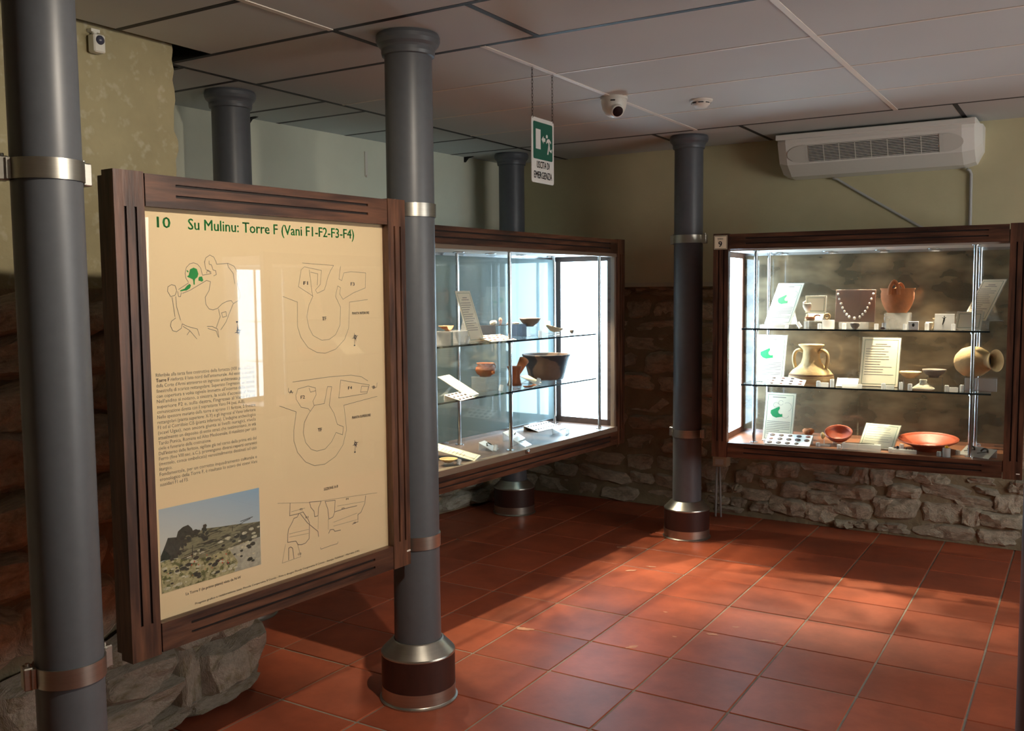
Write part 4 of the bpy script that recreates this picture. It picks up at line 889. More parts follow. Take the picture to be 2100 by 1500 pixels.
# ---- fan coil unit under the ceiling on the right wall
ac = thing('air_conditioner', 'long white fan coil unit under the ceiling above the case number 9', 'air conditioner', (0, 0, 2.35), 0)
AZ = 2.35
def acp(kx, ks):
    P = [(2.515, 2.600), (2.245, 2.600), (2.240, 2.570), (2.245, 2.560), (2.300, 2.440), (2.405, 2.376), (2.515, 2.366)]
    cy, cz = 2.515, 2.60
    return [(kx, cy + (y - cy) * ks, cz + (z - cz) * ks - AZ) for y, z in P]
secs = [acp(.585, .62), acp(.605, .92), acp(.66, 1.0), acp(1.68, 1.0), acp(1.745, .93), acp(1.782, .62)]
b = MB(); vs = [p for s in secs for p in s]; n = 7; fs = []
for i in range(len(secs) - 1):
    for k in range(n - 1): fs.append((i * n + k, (i + 1) * n + k, (i + 1) * n + k + 1, i * n + k + 1))
fs.append(tuple(range(n))); fs.append(tuple(reversed(range((len(secs) - 1) * n, len(secs) * n))))
b.add(vs, fs); b.build('body', 'ac_white', ac)
b = MB(); b.bbox(.600, 1.755, 2.222, 2.250, 2.592 - AZ, 2.625 - AZ, .004); b.box(.60, 1.755, 2.25, 2.51, 2.60 - AZ, 2.625 - AZ); b.build('top_rail', 'ac_white', ac)
# inlet grille on the slanted face, from (2.246,2.556) to (2.300,2.440)
p0, p1 = Vector((2.246, 2.556)), Vector((2.300, 2.440)); dv = (p1 - p0); nv = Vector((dv.y, -dv.x)).normalized()
if nv.x > 0: nv = -nv
def slab(x0, x1, t0, t1, n0, n1):
    m = MB(); q = [p0 + dv * t0 + nv * n0, p0 + dv * t1 + nv * n0, p0 + dv * t1 + nv * n1, p0 + dv * t0 + nv * n1]
    m.add([(x, v.x, v.y - AZ) for x in (x0, x1) for v in q], [(0, 1, 2, 3), (7, 6, 5, 4), (0, 4, 5, 1), (1, 5, 6, 2), (2, 6, 7, 3), (3, 7, 4, 0)]); return m
slab(.80, 1.555, .06, .90, .0005, .0015).build('grille_recess', 'dark_void', ac)
for k in range(11): slab(.80, 1.555, .07 + k * .0765, .07 + k * .0765 + .030, .0015, .006).build('grille_slat', 'ac_white', ac)
for k in range(1, 8): slab(.80 + k * .0944 - .002, .80 + k * .0944 + .002, .06, .90, .006, .007).build('grille_rib', 'ac_white', ac)
for xa, s in ((.795, -1), (1.560, 1)):            # control covers at both ends of the grille
    m = MB(); pts = []
    for k in range(13):
        a = -math.pi / 2 + math.pi * k / 12; t = .48 + .44 * math.sin(a); u = xa + s * (.03 + .10 * math.cos(a))
        pts.append((u, p0 + dv * t + nv * .004))
    pts = [(xa, p0 + dv * .04 + nv * .004)] + pts + [(xa, p0 + dv * .92 + nv * .004)]
    v_ = [(x, q.x, q.y - AZ) for x, q in pts]; m.add(v_, [tuple(range(len(v_))) if s > 0 else tuple(reversed(range(len(v_))))]); m.build('control_cover', mat('ac_cover', (216, 213, 204), .4), ac)
    for k in range(11): slab(xa + s * .004 if s > 0 else xa - .022, xa + .022 if s > 0 else xa - .004, .08 + k * .075, .085 + k * .075, .0042, .005).build('cover_vent', 'grey_pipe', ac)
# pipes from the unit
def wallpipe(name, label, pts, r, cat='pipe', m='grey_pipe'):
    b = MB(); b.tube(pts, r, 10); o = b.build(name, m); tag(o, label, cat); return o
wallpipe('drain_pipe', 'thin grey pipe running diagonally down the wall from the left of the fan coil unit', [(.90, 2.49, 2.358), (.93, 2.50, 2.352), (1.02, 2.505, 2.29), (1.42, 2.503, 2.035), (1.60, 2.50, 1.92)], .008)
wallpipe('drain_pipe', 'grey vertical pipe dropping from the right of the fan coil unit', [(1.69, 2.478, 2.358), (1.705, 2.485, 2.35), (1.712, 2.495, 2.33), (1.714, 2.497, 2.1), (1.714, 2.497, 1.72)], .0095)
# socket box with conduit by the column
bx_ = thing('junction_box', 'small cream wall box low on the stones beside the column', 'socket', (.128, 2.62, .415), 0)
b = MB(); b.bbox(-.052, .052, -.040, .05, -.036, .036, .004); b.build('box', 'clay_pale', bx_)
b = MB(); b.box(-.03, .03, -.043, -.040, -.02, .02); b.build('cover', 'white_plastic', bx_)
wallpipe('conduit', 'thin grey conduit running from the floor up to the cream wall box', [(.085, 2.63, .003), (.088, 2.635, .2), (.092, 2.635, .382)], .008)
wallpipe('conduit', 'thin grey conduit beside the other one, leaning towards the wall box', [(.125, 2.63, .003), (.118, 2.635, .2), (.112, 2.635, .382)], .007)

# ---- ceiling spotlight aimed at the board (above and out of the frame)
sp = thing('ceiling_spotlight', 'white ceiling spotlight out of frame, aimed at the information board', 'spotlight', (1.75, -1.95, ZC), 0)
b = MB(); b.cyl((0, 0, -.012), .045, .012, 24); b.cyl((0, 0, -.06), .008, .05, 12); b.build('mount', 'white_plastic', sp)
dirv = (Vector((.10, -1.80, 1.30)) - Vector((1.75, -1.95, ZC - .09))).normalized()
b = MB(); b.lathe([(0, -.05), (.030, -.05), (.034, -.045), (.040, .045), (.036, .045), (.030, -.03), (0, -.03)], (0, 0, -.09), 24, axis=dirv); b.build('shade', 'white_plastic', sp)
b = MB(); b.lathe([(0, 0), (.030, 0)], Vector((0, 0, -.09)) + dirv * .0, 20, axis=dirv); b.build('bulb', 'lamp_lit', sp)
l = bpy.data.lights.new('spotlight_beam', 'SPOT'); l.energy = BOARD_W; l.color = (1.0, .88, .72); l.spot_size = math.radians(112); l.spot_blend = .9; l.shadow_soft_size = .03
o = bpy.data.objects.new('spotlight_beam', l); COL.objects.link(o); o.parent = sp; o.location = Vector((0, 0, -.09)) + dirv * .055; o.rotation_euler = dirv.to_track_quat('-Z', 'Y').to_euler()

# ================================================================== EXHIBITS
SH1, SH2, SH3 = 1.405, 1.057, .690            # surfaces in case 9
MH1, MH2, MH3 = 1.362, 1.066, .715            # surfaces in the long case
MAPP = [(.2, .63), (.48, .72), (.5, .68), (.45, .62), (.47, .58), (.54, .56), (.6, .57), (.61, .51), (.5, .5), (.4, .485), (.28, .51), (.2, .57)]
def card(label, loc, rz, w_, L, lean, kind='text', lines=9, name='information_card', holder=True, seed=1, tz=.003):
    """printed sheet leaning back on a clear holder; kind: map, text, blank"""
    t = thing(name, label, 'card', loc, rz)
    sl, cl = math.sin(lean), math.cos(lean)
    def P(x, s, n): return (x, s * sl - n * cl, tz + s * cl + n * sl)
    def sheet(x0, x1, s0, s1, n0, n1, mb):
        q = [P(x, s, n) for n in (n0, n1) for (x, s) in ((x0, s0), (x1, s0), (x1, s1), (x0, s1))]
        mb.add(q, [(3, 2, 1, 0), (4, 5, 6, 7), (0, 1, 5, 4), (1, 2, 6, 5), (2, 3, 7, 6), (3, 0, 4, 7)]); return mb
    h = w_ / 2
    sheet(-h, h, 0, L, 0, .0015, MB()).build('sheet', 'card_paper', t)
    if holder:
        m = sheet(-h - .004, h + .004, 0, L + .004, -.003, -.0005, MB())
        if lean < 1.2:
            m.box(-h * .8, h * .8, 0.0, L * sl * .9 + .02, 0, .003)
            m.add([(-h * .5, L * sl * .6, tz + L * cl * .6), (h * .5, L * sl * .6, tz + L * cl * .6), (h * .5, L * sl * .9 + .02, 0), (-h * .5, L * sl * .9 + .02, 0)], [(0, 1, 2, 3)])
        m.build('holder', 'acrylic', t)
    m = MB(); d = .006 + w_ * .03; e = .0022
    for (x0, x1, s0, s1) in ((-h + d, h - d, d, d + e), (-h + d, h - d, L - d - e, L - d), (-h + d, -h + d + e, d, L - d), (h - d - e, h - d, d, L - d)): sheet(x0, x1, s0, s1, .0015, .0018, m)
    m.build('printed_border', 'border_green', t)
    r = random.Random(seed)
    m = MB()
    if kind == 'map':
        sheet(-h * .55, h * .35, L * .905, L * .918, .0015, .0018, m)
        for k in range(8):
            s = L * (.40 - k * .036); x1 = h * .78 if k != 5 else h * .1
            sheet(-h * .8, x1, s, s + L * .009, .0015, .0018, m)
    elif kind == 'text':
        sheet(-h * .3, h * .3, L * .86, L * .872, .0015, .0018, m); sheet(-h * .5, h * .5, L * .82, L * .83, .0015, .0018, m)
        for k in range(lines):
            s = L * (.76 - k * .58 / lines); sheet(-h * .78, h * r.uniform(.0, .75), s, s + L * .009, .0015, .0018, m)
    if m.v: m.build('printed_text', 'ink_line', t)
    if kind == 'map':
        m = MB(); m.add([P(-h + a * w_, b * L, .0022) for a, b in MAPP], [tuple(range(len(MAPP)))]); m.build('printed_plan', 'card_green', t)
        m = MB()
        for (ca, cb, ra, rb, a0, a1) in ((.36, .75, .09, .05, .5, 5.8), (.52, .80, .08, .05, .3, 6.0), (.74, .72, .15, .09, -1.2, 2.2), (.70, .55, .12, .06, 3.4, 6.1)):
            q = [(-h + (ca + ra * math.cos(a0 + (a1 - a0) * k / 12)) * w_, (cb + rb * math.sin(a0 + (a1 - a0) * k / 12)) * L) for k in range(13)]
            for (p1, p2) in zip(q[:-1], q[1:]):
                dx, dy = p2[0] - p1[0], p2[1] - p1[1]; ln = math.hypot(dx, dy) or 1; nx, ny = -dy / ln * .0006, dx / ln * .0006
                m.add([P(p1[0] + nx, p1[1] + ny, .0019), P(p1[0] - nx, p1[1] - ny, .0019), P(p2[0] - nx, p2[1] - ny, .0019), P(p2[0] + nx, p2[1] + ny, .0019)], [(0, 1, 2, 3)])
        m.build('printed_outline', 'ink_line', t)
    return t
def block(name, label, loc, rz, w_, d, h, m='acrylic', cat='stand', group=None):
    b = MB(); b.bbox(-w_ / 2, w_ / 2, -d / 2, d / 2, 0, h, min(.002, h * .1)); o = b.build(name, m, None, loc, rz); return tag(o, label, cat, group)
def bridge(name, label, loc, rz, w_, d, h, m='acrylic_frost', slope=0.0, legs='both', th=.003):
    """bent sheet standing on two legs (or one, its top sloping to the shelf in front)"""
    b = MB()
    if legs == 'both':
        b.box(-w_ / 2, w_ / 2, -d / 2, d / 2, h - th, h); b.box(-w_ / 2, -w_ / 2 + th, -d / 2, d / 2, 0, h - th); b.box(w_ / 2 - th, w_ / 2, -d / 2, d / 2, 0, h - th)
    else:
        b.add([(-w_ / 2, -d / 2, 0.001), (w_ / 2, -d / 2, .001), (w_ / 2, d / 2, h), (-w_ / 2, d / 2, h), (-w_ / 2, -d / 2, .001 + th), (w_ / 2, -d / 2, .001 + th), (w_ / 2, d / 2, h + th), (-w_ / 2, d / 2, h + th)],
              [(3, 2, 1, 0), (4, 5, 6, 7), (0, 1, 5, 4), (1, 2, 6, 5), (2, 3, 7, 6), (3, 0, 4, 7)])
        b.box(-w_ / 2, w_ / 2, d / 2 - th, d / 2, 0, h)
    o = b.build(name, m, None, loc, rz); return tag(o, label, 'stand')
def pot(name, label, loc, prof, m, rz=0.0, cat='bowl', seg=40, wall=.005, tilt=None, xs=1.0, a=None, wob=0.0, lift=0.0):
    """vessel from an outer profile (r,z); the inside is offset by the wall thickness"""
    inner = [(max(0.0, r - wall), max(z, prof[0][1] + wall)) for r, z in reversed(prof)]
    full = [(0, prof[0][1])] + list(prof) + inner + [(0, prof[0][1] + wall)]
    t = thing(name, label, cat, loc, rz)
    b = MB(); kw = {} if a is None else {'a0': a[0], 'a1': a[1]}
    b.lathe(full, seg=seg, xs=xs, wob=wob, **kw)
    if tilt:
        q = Matrix.Rotation(tilt[0], 3, Vector(tilt[1])); b.xf(lambda p: q @ p)
        mn = min(p[2] for p in b.v); b.xf(lambda p: p - Vector((0, 0, mn - lift)))
    b.build('body', m, t); return t
def handle(t, pts, r, m, flat=1.0, name='handle'):
    P = [Vector(p) for p in pts]; out = []
    n = len(P)
    for i in range(n - 1):
        p0, p1, p2, p3 = P[max(i - 1, 0)], P[i], P[i + 1], P[min(i + 2, n - 1)]
        for k in range(5):
            s = k / 5; out.append(0.5 * ((2 * p1) + (-p0 + p2) * s + (2 * p0 - 5 * p1 + 4 * p2 - p3) * s * s + (-p0 + 3 * p1 - 3 * p2 + p3) * s ** 3))
    out.append(P[-1]); b = MB(); b.tube(out, r, 10, flat=flat); b.build(name, m, t)
PEG_ME = None
def peg(label, x, y, z, h=.034, r=.0125, tilt=None, rz=0.0):
    """number peg: short clear cylinder with a slanted white number disc"""
    t = thing('number_peg', label, 'number peg', (x, y, z), rz, 'clear number pegs')
    b = MB(); b.cyl((0, 0, 0), r, h, 16)
    c = MB(); c.lathe([(0, .0005), (r * .72, .0005)], (0, 0, h), 16); dts = MB(); dts.box(-.0012, .0012, -.004, .004, h + .0008, h + .0012)
    if tilt:
        q = Matrix.Rotation(tilt, 3, 'Y'); lo = r * abs(math.sin(tilt))
        for m in (b, c, dts): m.xf(lambda p: q @ p + Vector((0, 0, lo)))
    b.build('peg', 'acrylic_frost', t); c.build('number_disc', 'card_white', t); dts.build('numeral', 'ink', t); return t

# ---------------------------------------------------------------- case 9, top shelf
card('brightly lit card with a green plan leaning on the top shelf of case 9', (.700, 1.975, SH1 + .022), rR - .42, .190, .285, .50, 'map')
block('acrylic_block', 'clear acrylic bar in front of the bright green plan card', (.690, 1.945, SH1), rR - .15, .165, .06, .022, 'acrylic_frost')
peg('clear number peg left of the bright green plan card', .565, 1.93, SH1, .030)
peg('number peg lying tilted beside the bright green plan card', .856, 1.93, SH1, .036, tilt=-.6)
bridge('acrylic_stand', 'grey acrylic stand under the white tilted tray on the top shelf', (.905, 2.06, SH1), rR, .112, .07, .042, 'acrylic_frost')
card('small white slip carrying the hooked clay fragment', (.905, 2.03, SH1 + .042), rR, .105, .065, .9, 'blank', name='support_slip', holder=False)
fr = thing('clay_fragment', 'orange clay fragment with a dark hook on the white slip', 'fragment', (.885, 2.035, SH1 + .062), rR)
b = MB(); b.lathe([(0, -.008), (.022, -.004), (.026, .004), (.015, .010), (0, .012)], (0, 0, 0), 18, xs=1.2); b.build('body', 'clay_orange', fr)
handle(fr, [(.02, 0, .006), (.035, -.002, .016), (.05, -.004, .018), (.062, -.004, .014)], .0045, 'clay_brown')
card('small orange card above the hooked fragment on the top shelf', (.895, 2.125, SH1 + .088), rR, .122, .105, .12, 'blank', name='information_card')
bridge('acrylic_stand', 'tall acrylic stand holding up the small orange card', (.895, 2.145, SH1), rR, .10, .05, .088, 'acrylic')
pot('clay_cup', 'overexposed pale cup fragment against the small orange card', (.860, 2.085, SH1 + .100), [(.012, 0), (.022, .012), (.030, .035), (.028, .06)], 'bone', cat='cup', a=(2.2, 5.8), tilt=(.35, (1, 0, 0))).location.z = SH1 + .098
block('acrylic_block', 'square frosted block under the stone ring', (.999, 2.02, SH1), rR, .066, .04, .052, 'acrylic_frost')
rg = thing('stone_ring', 'small pale ring standing on the frosted block', 'ring', (.990, 2.02, SH1 + .052), rR)
b = MB(); pts = [(.015 * math.cos(k * math.pi / 9), 0, .020 + .015 * math.sin(k * math.pi / 9)) for k in range(19)]; b.tube(pts, .0065, 10); b.build('body', 'clay_buff', rg)
peg('number peg in front of the frosted block with the ring', .965, 1.945, SH1, .032)
# necklace
block('acrylic_block', 'low acrylic bar carrying the grey necklace panel', (1.12, 2.16, SH1), rR, .172, .05, .034, 'acrylic')
nk = thing('necklace_panel', 'grey fabric panel with a necklace of white beads', 'necklace', (1.12, 2.17, SH1 + .034), rR)
b = MB(); b.bbox(-.116, .116, 0, .010, 0, .200, .001)
q = Matrix.Rotation(-.16, 3, 'X'); b.xf(lambda p: q @ p + Vector((0, .0, .002))); b.build('panel', 'fabric_taupe', nk)
for k in range(15):
    s = -1 + 2 * k / 14; x = .103 * (abs(s) ** .62) * (1 if s > 0 else -1) if s else 0
    zz = .172 - .150 * (1 - abs(s) ** 1.5) if True else 0
    rr_ = .0062 + .0022 * (1 - abs(s)); b = MB()
    b.lathe([(0, -rr_ * 1.25), (rr_ * .8, -rr_ * .8), (rr_, 0), (rr_ * .8, rr_ * .8), (0, rr_ * 1.25)], (0, 0, 0), 12)
    p = q @ Vector((x, -.007, zz)); b.xf(lambda v: v + p + Vector((0, 0, .002))); b.build('bead', 'bead', nk)
peg('number peg left of the tiny dark bowl under the necklace', 1.108, 1.945, SH1, .034)
pot('small_bowl', 'tiny dark bowl in front of the necklace panel', (1.165, 1.965, SH1), [(.010, 0), (.018, .008), (.026, .022), (.029, .036)], 'clay_grey')
peg('left one of two number pegs by the small dark pebble', 1.290, 1.945, SH1, .034)
peg('right one of two number pegs by the small dark pebble', 1.326, 1.975, SH1, .038)
b = MB(); b.lathe([(0, 0), (.010, .003), (.013, .008), (.009, .013), (0, .015)], seg=14, xs=1.2); tag(b.build('pebble', 'coin_dark', None, (1.325, 1.935, SH1)), 'small dark pebble on the top shelf between number pegs', 'pebble')
# handled bucket
block('acrylic_block', 'clear cube under the orange clay pail', (1.383, 2.09, SH1), rR, .140, .11, .095, 'acrylic')
pb = pot('clay_pail', 'orange clay pail with a raised lug handle, glaring under the lamp', (1.378, 2.09, SH1 + .095), [(.052, 0), (.068, .020), (.082, .050), (.092, .085), (.093, .112), (.090, .128), (.097, .140), (.098, .145)], 'clay_orange', cat='pail', wall=.007)
handle(pb, [(-.030, -.088, .108), (-.026, -.094, .150), (-.004, -.094, .186), (.016, -.094, .152), (.020, -.088, .108)], .011, 'clay_orange')
handle(pb, [(-.022, .088, .120), (-.018, .092, .150), (0, .092, .172), (.016, .092, .150), (.020, .088, .120)], .009, 'clay_orange')
peg('number peg touching the white square with a dark stone', 1.446, 1.955, SH1, .034)
sq = thing('stone_mount', 'white square block with an oval dark stone set in it', 'stone', (1.487, 1.975, SH1), rR)
b = MB(); b.bbox(-.027, .027, -.012, .012, 0, .048, .001); b.build('mount', 'card_white', sq)
b = MB(); b.lathe([(0, .004), (.006, .003), (.010, 0)], (0, -.012, .028), 18, axis=(0, -1, 0), xs=.75); b.build('stone', 'lens_dark', sq)
peg('number peg standing alone right of the white square mount', 1.561, 1.96, SH1, .040)
cf_ = pot('cup_fragments', 'pale broken cup left of the figurine card', (1.560, 2.13, SH1), [(.012, 0), (.024, .016), (.030, .040)], 'clay_pale', cat='cup', a=(.4, 5.2))
pot('small_saucer', 'tiny pale saucer perched behind the broken cup', (1.588, 2.165, SH1 + .046), [(.010, 0), (.022, .010), (.026, .016)], 'clay_pale')
block('acrylic_block', 'clear block lifting the tiny pale saucer', (1.588, 2.17, SH1), rR, .05, .04, .046, 'acrylic')
bridge('acrylic_stand', 'white easel on which the little bronze figure is mounted', (1.640, 2.05, SH1), rR, .104, .055, .088, 'acrylic_frost', legs='front')
fg = thing('bronze_figurine', 'small dark bronze figure on the white easel', 'figurine', (1.638, 2.035, SH1 + .03), rR)
b = MB(); b.tube([(-.006, .004, -.012), (-.004, .006, .004), (0, .008, .018), (.002, .010, .028), (.003, .012, .040)], [.002, .003, .0045, .005, .003], 8); b.lathe([(0, -.005), (.005, 0), (0, .005)], (.003, .013, .046), 10); b.build('body', 'bronze', fg)
b = MB(); b.tube([(.002, .010, .034), (.012, .008, .042)], .002, 6); b.tube([(.002, .010, .034), (-.008, .008, .040)], .002, 6); b.build('arms', 'bronze', fg)
card('small cream card with a line drawing right of the figurine easel', (1.765, 2.02, SH1), rR - .35, .140, .105, .35, 'blank')
peg('number peg at the foot of the small cream drawing card', 1.695, 1.985, SH1, .036)
card('tall cream text card leaning far over at the right end of the top shelf', (1.790, 2.09, SH1 + .05), rR - .62, .150, .285, .62, 'text', 12)
block('acrylic_block', 'clear block under the tall leaning text card', (1.815, 2.13, SH1), rR, .10, .06, .05, 'acrylic')
# ---------------------------------------------------------------- case 9, middle shelf
card('card with a green plan at the left of the middle shelf', (.615, 2.07, SH2), rR - .10, .205, .300, .24, 'map', seed=2)
am = pot('amphora', 'buff amphora with two handles, broken lip and dark bands', (.880, 2.10, SH2), [(.118, 0), (.135, .010), (.139, .028), (.132, .055), (.112, .082), (.082, .105), (.062, .128), (.053, .160), (.050, .195), (.052, .212), (.066, .228), (.076, .236), (.077, .243)], 'clay_buff', cat='amphora', wall=.007, seg=48)
for z, h, k in ((.058, .004, .1325), (.050, .007, .1345), (.042, .003, .137)):
    b = MB(); b.lathe([(k, z), (k - .0008, z + h)], seg=48); b.build('painted_band', mat('band_paint', (110, 74, 52), .8), am)
for s in (-1, 1): handle(am, [(s * .048, -.012, .198), (s * .075, -.014, .208), (s * .098, -.014, .188), (s * .104, -.014, .145), (s * .094, -.012, .098)], .0105, 'clay_buff', flat=1.5)
def tray(label, loc, rz, w_, d, h, rows, cols, mm, r0, skip=(), name='specimen_tray', kind='disc', lean=True):
    t = thing(name, label, 'tray', loc, rz)
    b = MB(); th = .003
    b.add([(-w_ / 2, -d / 2, .001), (w_ / 2, -d / 2, .001), (w_ / 2, d / 2, h), (-w_ / 2, d / 2, h), (-w_ / 2, -d / 2, .001 + th), (w_ / 2, -d / 2, .001 + th), (w_ / 2, d / 2, h + th), (-w_ / 2, d / 2, h + th)],
          [(3, 2, 1, 0), (4, 5, 6, 7), (0, 1, 5, 4), (1, 2, 6, 5), (2, 3, 7, 6), (3, 0, 4, 7)]); b.box(-w_ / 2, w_ / 2, d / 2 - th, d / 2, 0, h); b.build('sheet', 'card_white', t)
    rr = random.Random(rows * 7 + cols)
    an = math.atan2(h, d)
    for i in range(rows):
        for j in range(cols):
            if (i, j) in skip: continue
            x = -w_ / 2 + w_ * (j + .5) / cols; s = (i + .5) / rows; r = r0 * rr.uniform(.75, 1.1)
            b = MB(); b.lathe([(0, .003), (r * .8, .0028), (r, .001), (r, 0)], (0, 0, 0), 14, xs=1.15 if kind == 'disc' else 1.5)
            q = Matrix.Rotation(an, 3, 'X'); b.xf(lambda p: q @ p + Vector((x, -d / 2 + d * s, .001 + th + h * s)))
            b.build('coin' if kind == 'disc' else 'bead', mm[rr.randrange(len(mm))], t)
    return t
tray('white tray with rows of tiny reddish beads in front of the amphora', (.775, 1.935, SH2), rR, .225, .095, .040, 3, 4, ('coin_dark', 'coin_red'), .008, kind='bead')
peg('number peg at the left of the tray of reddish beads', .645, 1.915, SH2, .034)
peg('number peg right of the tray, by a frosted block', .973, 1.905, SH2, .034)
block('acrylic_block', 'low frosted block at the foot of the amphora', (1.008, 1.91, SH2), rR, .046, .025, .026, 'acrylic_frost')
peg('tall number peg at the right foot of the amphora', 1.046, 1.935, SH2, .046)
card('small cream card with a green mark lying between the amphora and the large text card', (1.125, 1.96, SH2), rR, .120, .075, .95, 'blank')
block('acrylic_block', 'long frosted bar in front of the small card with a green mark', (1.168, 1.905, SH2), rR, .112, .024, .026, 'acrylic_frost')
card('large cream text card standing in the middle of the middle shelf', (1.285, 2.06, SH2), rR - .03, .218, .305, .36, 'text', 11, seed=3)
peg('number peg at the right foot of the large text card', 1.338, 1.935, SH2, .034)
block('acrylic_block', 'low frosted block right of the large text card', (1.374, 1.935, SH2), rR, .046, .024, .024, 'acrylic_frost')
peg('thin clear peg before the two small bowls', 1.425, 1.99, SH2, .040, r=.011)
bridge('acrylic_stand', 'clear stand under the left small bowl', (1.457, 2.13, SH2), rR, .078, .06, .052, 'acrylic')
pot('small_bowl', 'left of the two small buff bowls raised on clear stands', (1.452, 2.13, SH2 + .052), [(.026, 0), (.028, .006), (.044, .016), (.060, .032), (.063, .040)], 'clay_buff')
bridge('acrylic_stand', 'clear stand under the right small bowl', (1.587, 2.13, SH2), rR, .088, .06, .064, 'acrylic')
pot('small_bowl', 'right of the two small bowls, darker with a grey rim', (1.583, 2.13, SH2 + .064), [(.026, 0), (.028, .007), (.046, .018), (.062, .036), (.065, .046)], 'clay_grey')
ld = thing('knobbed_cover', 'pale clay lid with a knob, lying on the middle shelf', 'pot lid', (1.548, 1.965, SH2), 0)
b = MB(); b.lathe([(0, .010), (.055, .004), (.061, .008), (.060, .014), (.040, .028), (.024, .040), (.019, .046), (.021, .062), (.018, .064), (.012, .058), (0, .056)], seg=36, wob=.02); b.build('body', 'clay_pale', ld)
peg('number peg left of the pale lid', 1.484, 1.925, SH2, .038)
peg('number peg right of the pale lid beside a frosted block', 1.674, 1.955, SH2, .036)
block('acrylic_block', 'low frosted block right of the pale lid', (1.710, 1.955, SH2), rR, .046, .024, .026, 'acrylic_frost')
peg('thin clear peg left of the block under the lying jug', 1.745, 2.01, SH2, .036, r=.011)
block('acrylic_block', 'frosted block on which the big jug lies', (1.835, 2.11, SH2), rR, .165, .11, .074, 'acrylic_frost')
jg = thing('buff_jug', 'big buff jug lying on its side, dark mouth turned to the right', 'jug', (1.80, 2.12, SH2 + .074), rR)
ax = Vector((.80, -.56, .10)).normalized()
b = MB(); prof = [(0, -.115), (.030, -.112), (.060, -.095), (.082, -.062), (.090, -.02), (.084, .025), (.066, .060), (.050, .082), (.046, .100), (.052, .118), (.062, .130), (.064, .135), (.058, .134), (.046, .118), (.038, .095), (.045, .070), (.070, .02), (.070, -.03), (.04, -.09), (0, -.1)]
b.lathe(prof, (0, 0, .090), 44, axis=ax); b.build('body', 'clay_buff', jg)
b = MB(); b.lathe([(0, .066), (.044, .068)], (0, 0, .090), 24, axis=ax); b.build('mouth_inside', 'dark_void', jg)
# ---------------------------------------------------------------- case 9, floor
card('card with a green plan standing at the left of the case floor', (.705, 1.985, SH3), rR - .14, .190, .305, .22, 'map', seed=4)
tray('white sloping tray with three rows of coins', (.795, 1.925, SH3), rR, .270, .115, .052, 3, 5, ('coin_dark', 'coin_dark', 'coin_red'), .0145, skip=((0, 4),))
peg('number peg at the left of the coin tray', .655, 1.915, SH3, .022)
b = MB(); b.tube([(0, 0, .004), (.045, .012, .004)], .0035, 8); tag(b.build('bone_pin', 'bone', None, (.610, 1.985, SH3)), 'short white bone pin lying by the left pole', 'pin')
block('acrylic_block', 'clear block under the clay oil lamp', (.868, 2.13, SH3), rR, .10, .06, .036, 'acrylic')
ol = thing('oil_lamp', 'small clay oil lamp with a round hole on a clear block', 'oil lamp', (.862, 2.13, SH3 + .036), rR)
b = MB(); b.lathe([(0, 0), (.020, .001), (.034, .016), (.037, .028), (.027, .039), (.012, .041), (.011, .034), (0, .033)], seg=28); b.build('body', 'clay_orange', ol)
b = MB(); b.tube([(.008, -.018, .020), (.012, -.032, .022), (.014, -.040, .024)], [.013, .011, .010], 12); b.build('nozzle', 'clay_orange', ol)
for (hx_, hy_, hz_, hr_) in ((0, 0, .0385, .011), (.012, -.034, .0335, .0055)):
    b = MB(); b.lathe([(0, 0), (hr_, 0)], (hx_, hy_, hz_), 14); b.build('hole', 'dark_void', ol)
shl = thing('shell', 'striped spiral shell on a thin clear stand', 'shell', (.998, 1.955, SH3 + .045), rR)
b = MB(); pts = []; rad = []
for k in range(31):
    a = k * .62; q = k / 30; r = .014 * (1 - q) + .001; pts.append((-.010 + .022 * q, r * math.cos(a), .018 + r * math.sin(a))); rad.append(.0085 * (1 - q) + .0012)
b.tube(pts, rad, 8); b.build('body', 'clay_buff', shl)
ss = thing('shell_stand', 'clear foot and rod that hold the striped shell', 'stand', (1.005, 1.955, SH3), rR)
b = MB(); b.box(-.032, .032, -.014, .014, 0, .012); b.build('foot', 'acrylic_frost', ss); b = MB(); b.cyl((-.004, 0, .012), .003, .034, 8); b.build('rod', 'acrylic', ss)
peg('number peg left of the foot of the shell stand', .972, 1.925, SH3, .024)
pot('red_bowl', 'red gloss bowl tilted to show its inside', (1.063, 2.06, SH3), [(.030, 0), (.034, .010), (.060, .022), (.078, .044), (.082, .062)], 'clay_red', wall=.006, tilt=(.42, (1, .15, 0)), lift=.014)
block('acrylic_block', 'clear wedge under the tilted red bowl', (1.063, 2.075, SH3), rR, .07, .05, .012, 'acrylic')
card('cream text card lying back behind the long clear bar', (1.290, 2.00, SH3), rR - .20, .205, .185, .80, 'text', 6, seed=5)
lb = thing('pin_bar', 'long frosted bar with a dark bronze pin on it', 'stand', (1.228, 1.905, SH3), rR)
b = MB(); b.bbox(-.108, .108, -.020, .020, 0, .040, .002); b.build('bar', 'acrylic_frost', lb)
b = MB(); b.tube([(-.090, -.006, .0425), (.0, -.004, .043), (.070, .002, .0425)], [.0012, .0026, .0014], 8); b.build('pin', 'bronze', lb)
peg('number peg left of the long bar with the pin', 1.100, 1.905, SH3, .024)
pot('red_plate', 'wide red gloss plate on a foot, largest dish of case 9', (1.568, 2.09, SH3), [(.078, 0), (.082, .014), (.105, .028), (.150, .050), (.164, .058), (.166, .064)], 'clay_red', wall=.007, seg=56, tilt=(.10, (1, 0, 0)), cat='plate')
b2 = thing('bead_bar', 'frosted bar with three tiny dark beads before the red plate', 'stand', (1.463, 1.925, SH3), rR)
b = MB(); b.bbox(-.066, .066, -.016, .016, 0, .022, .002); b.build('bar', 'acrylic_frost', b2)
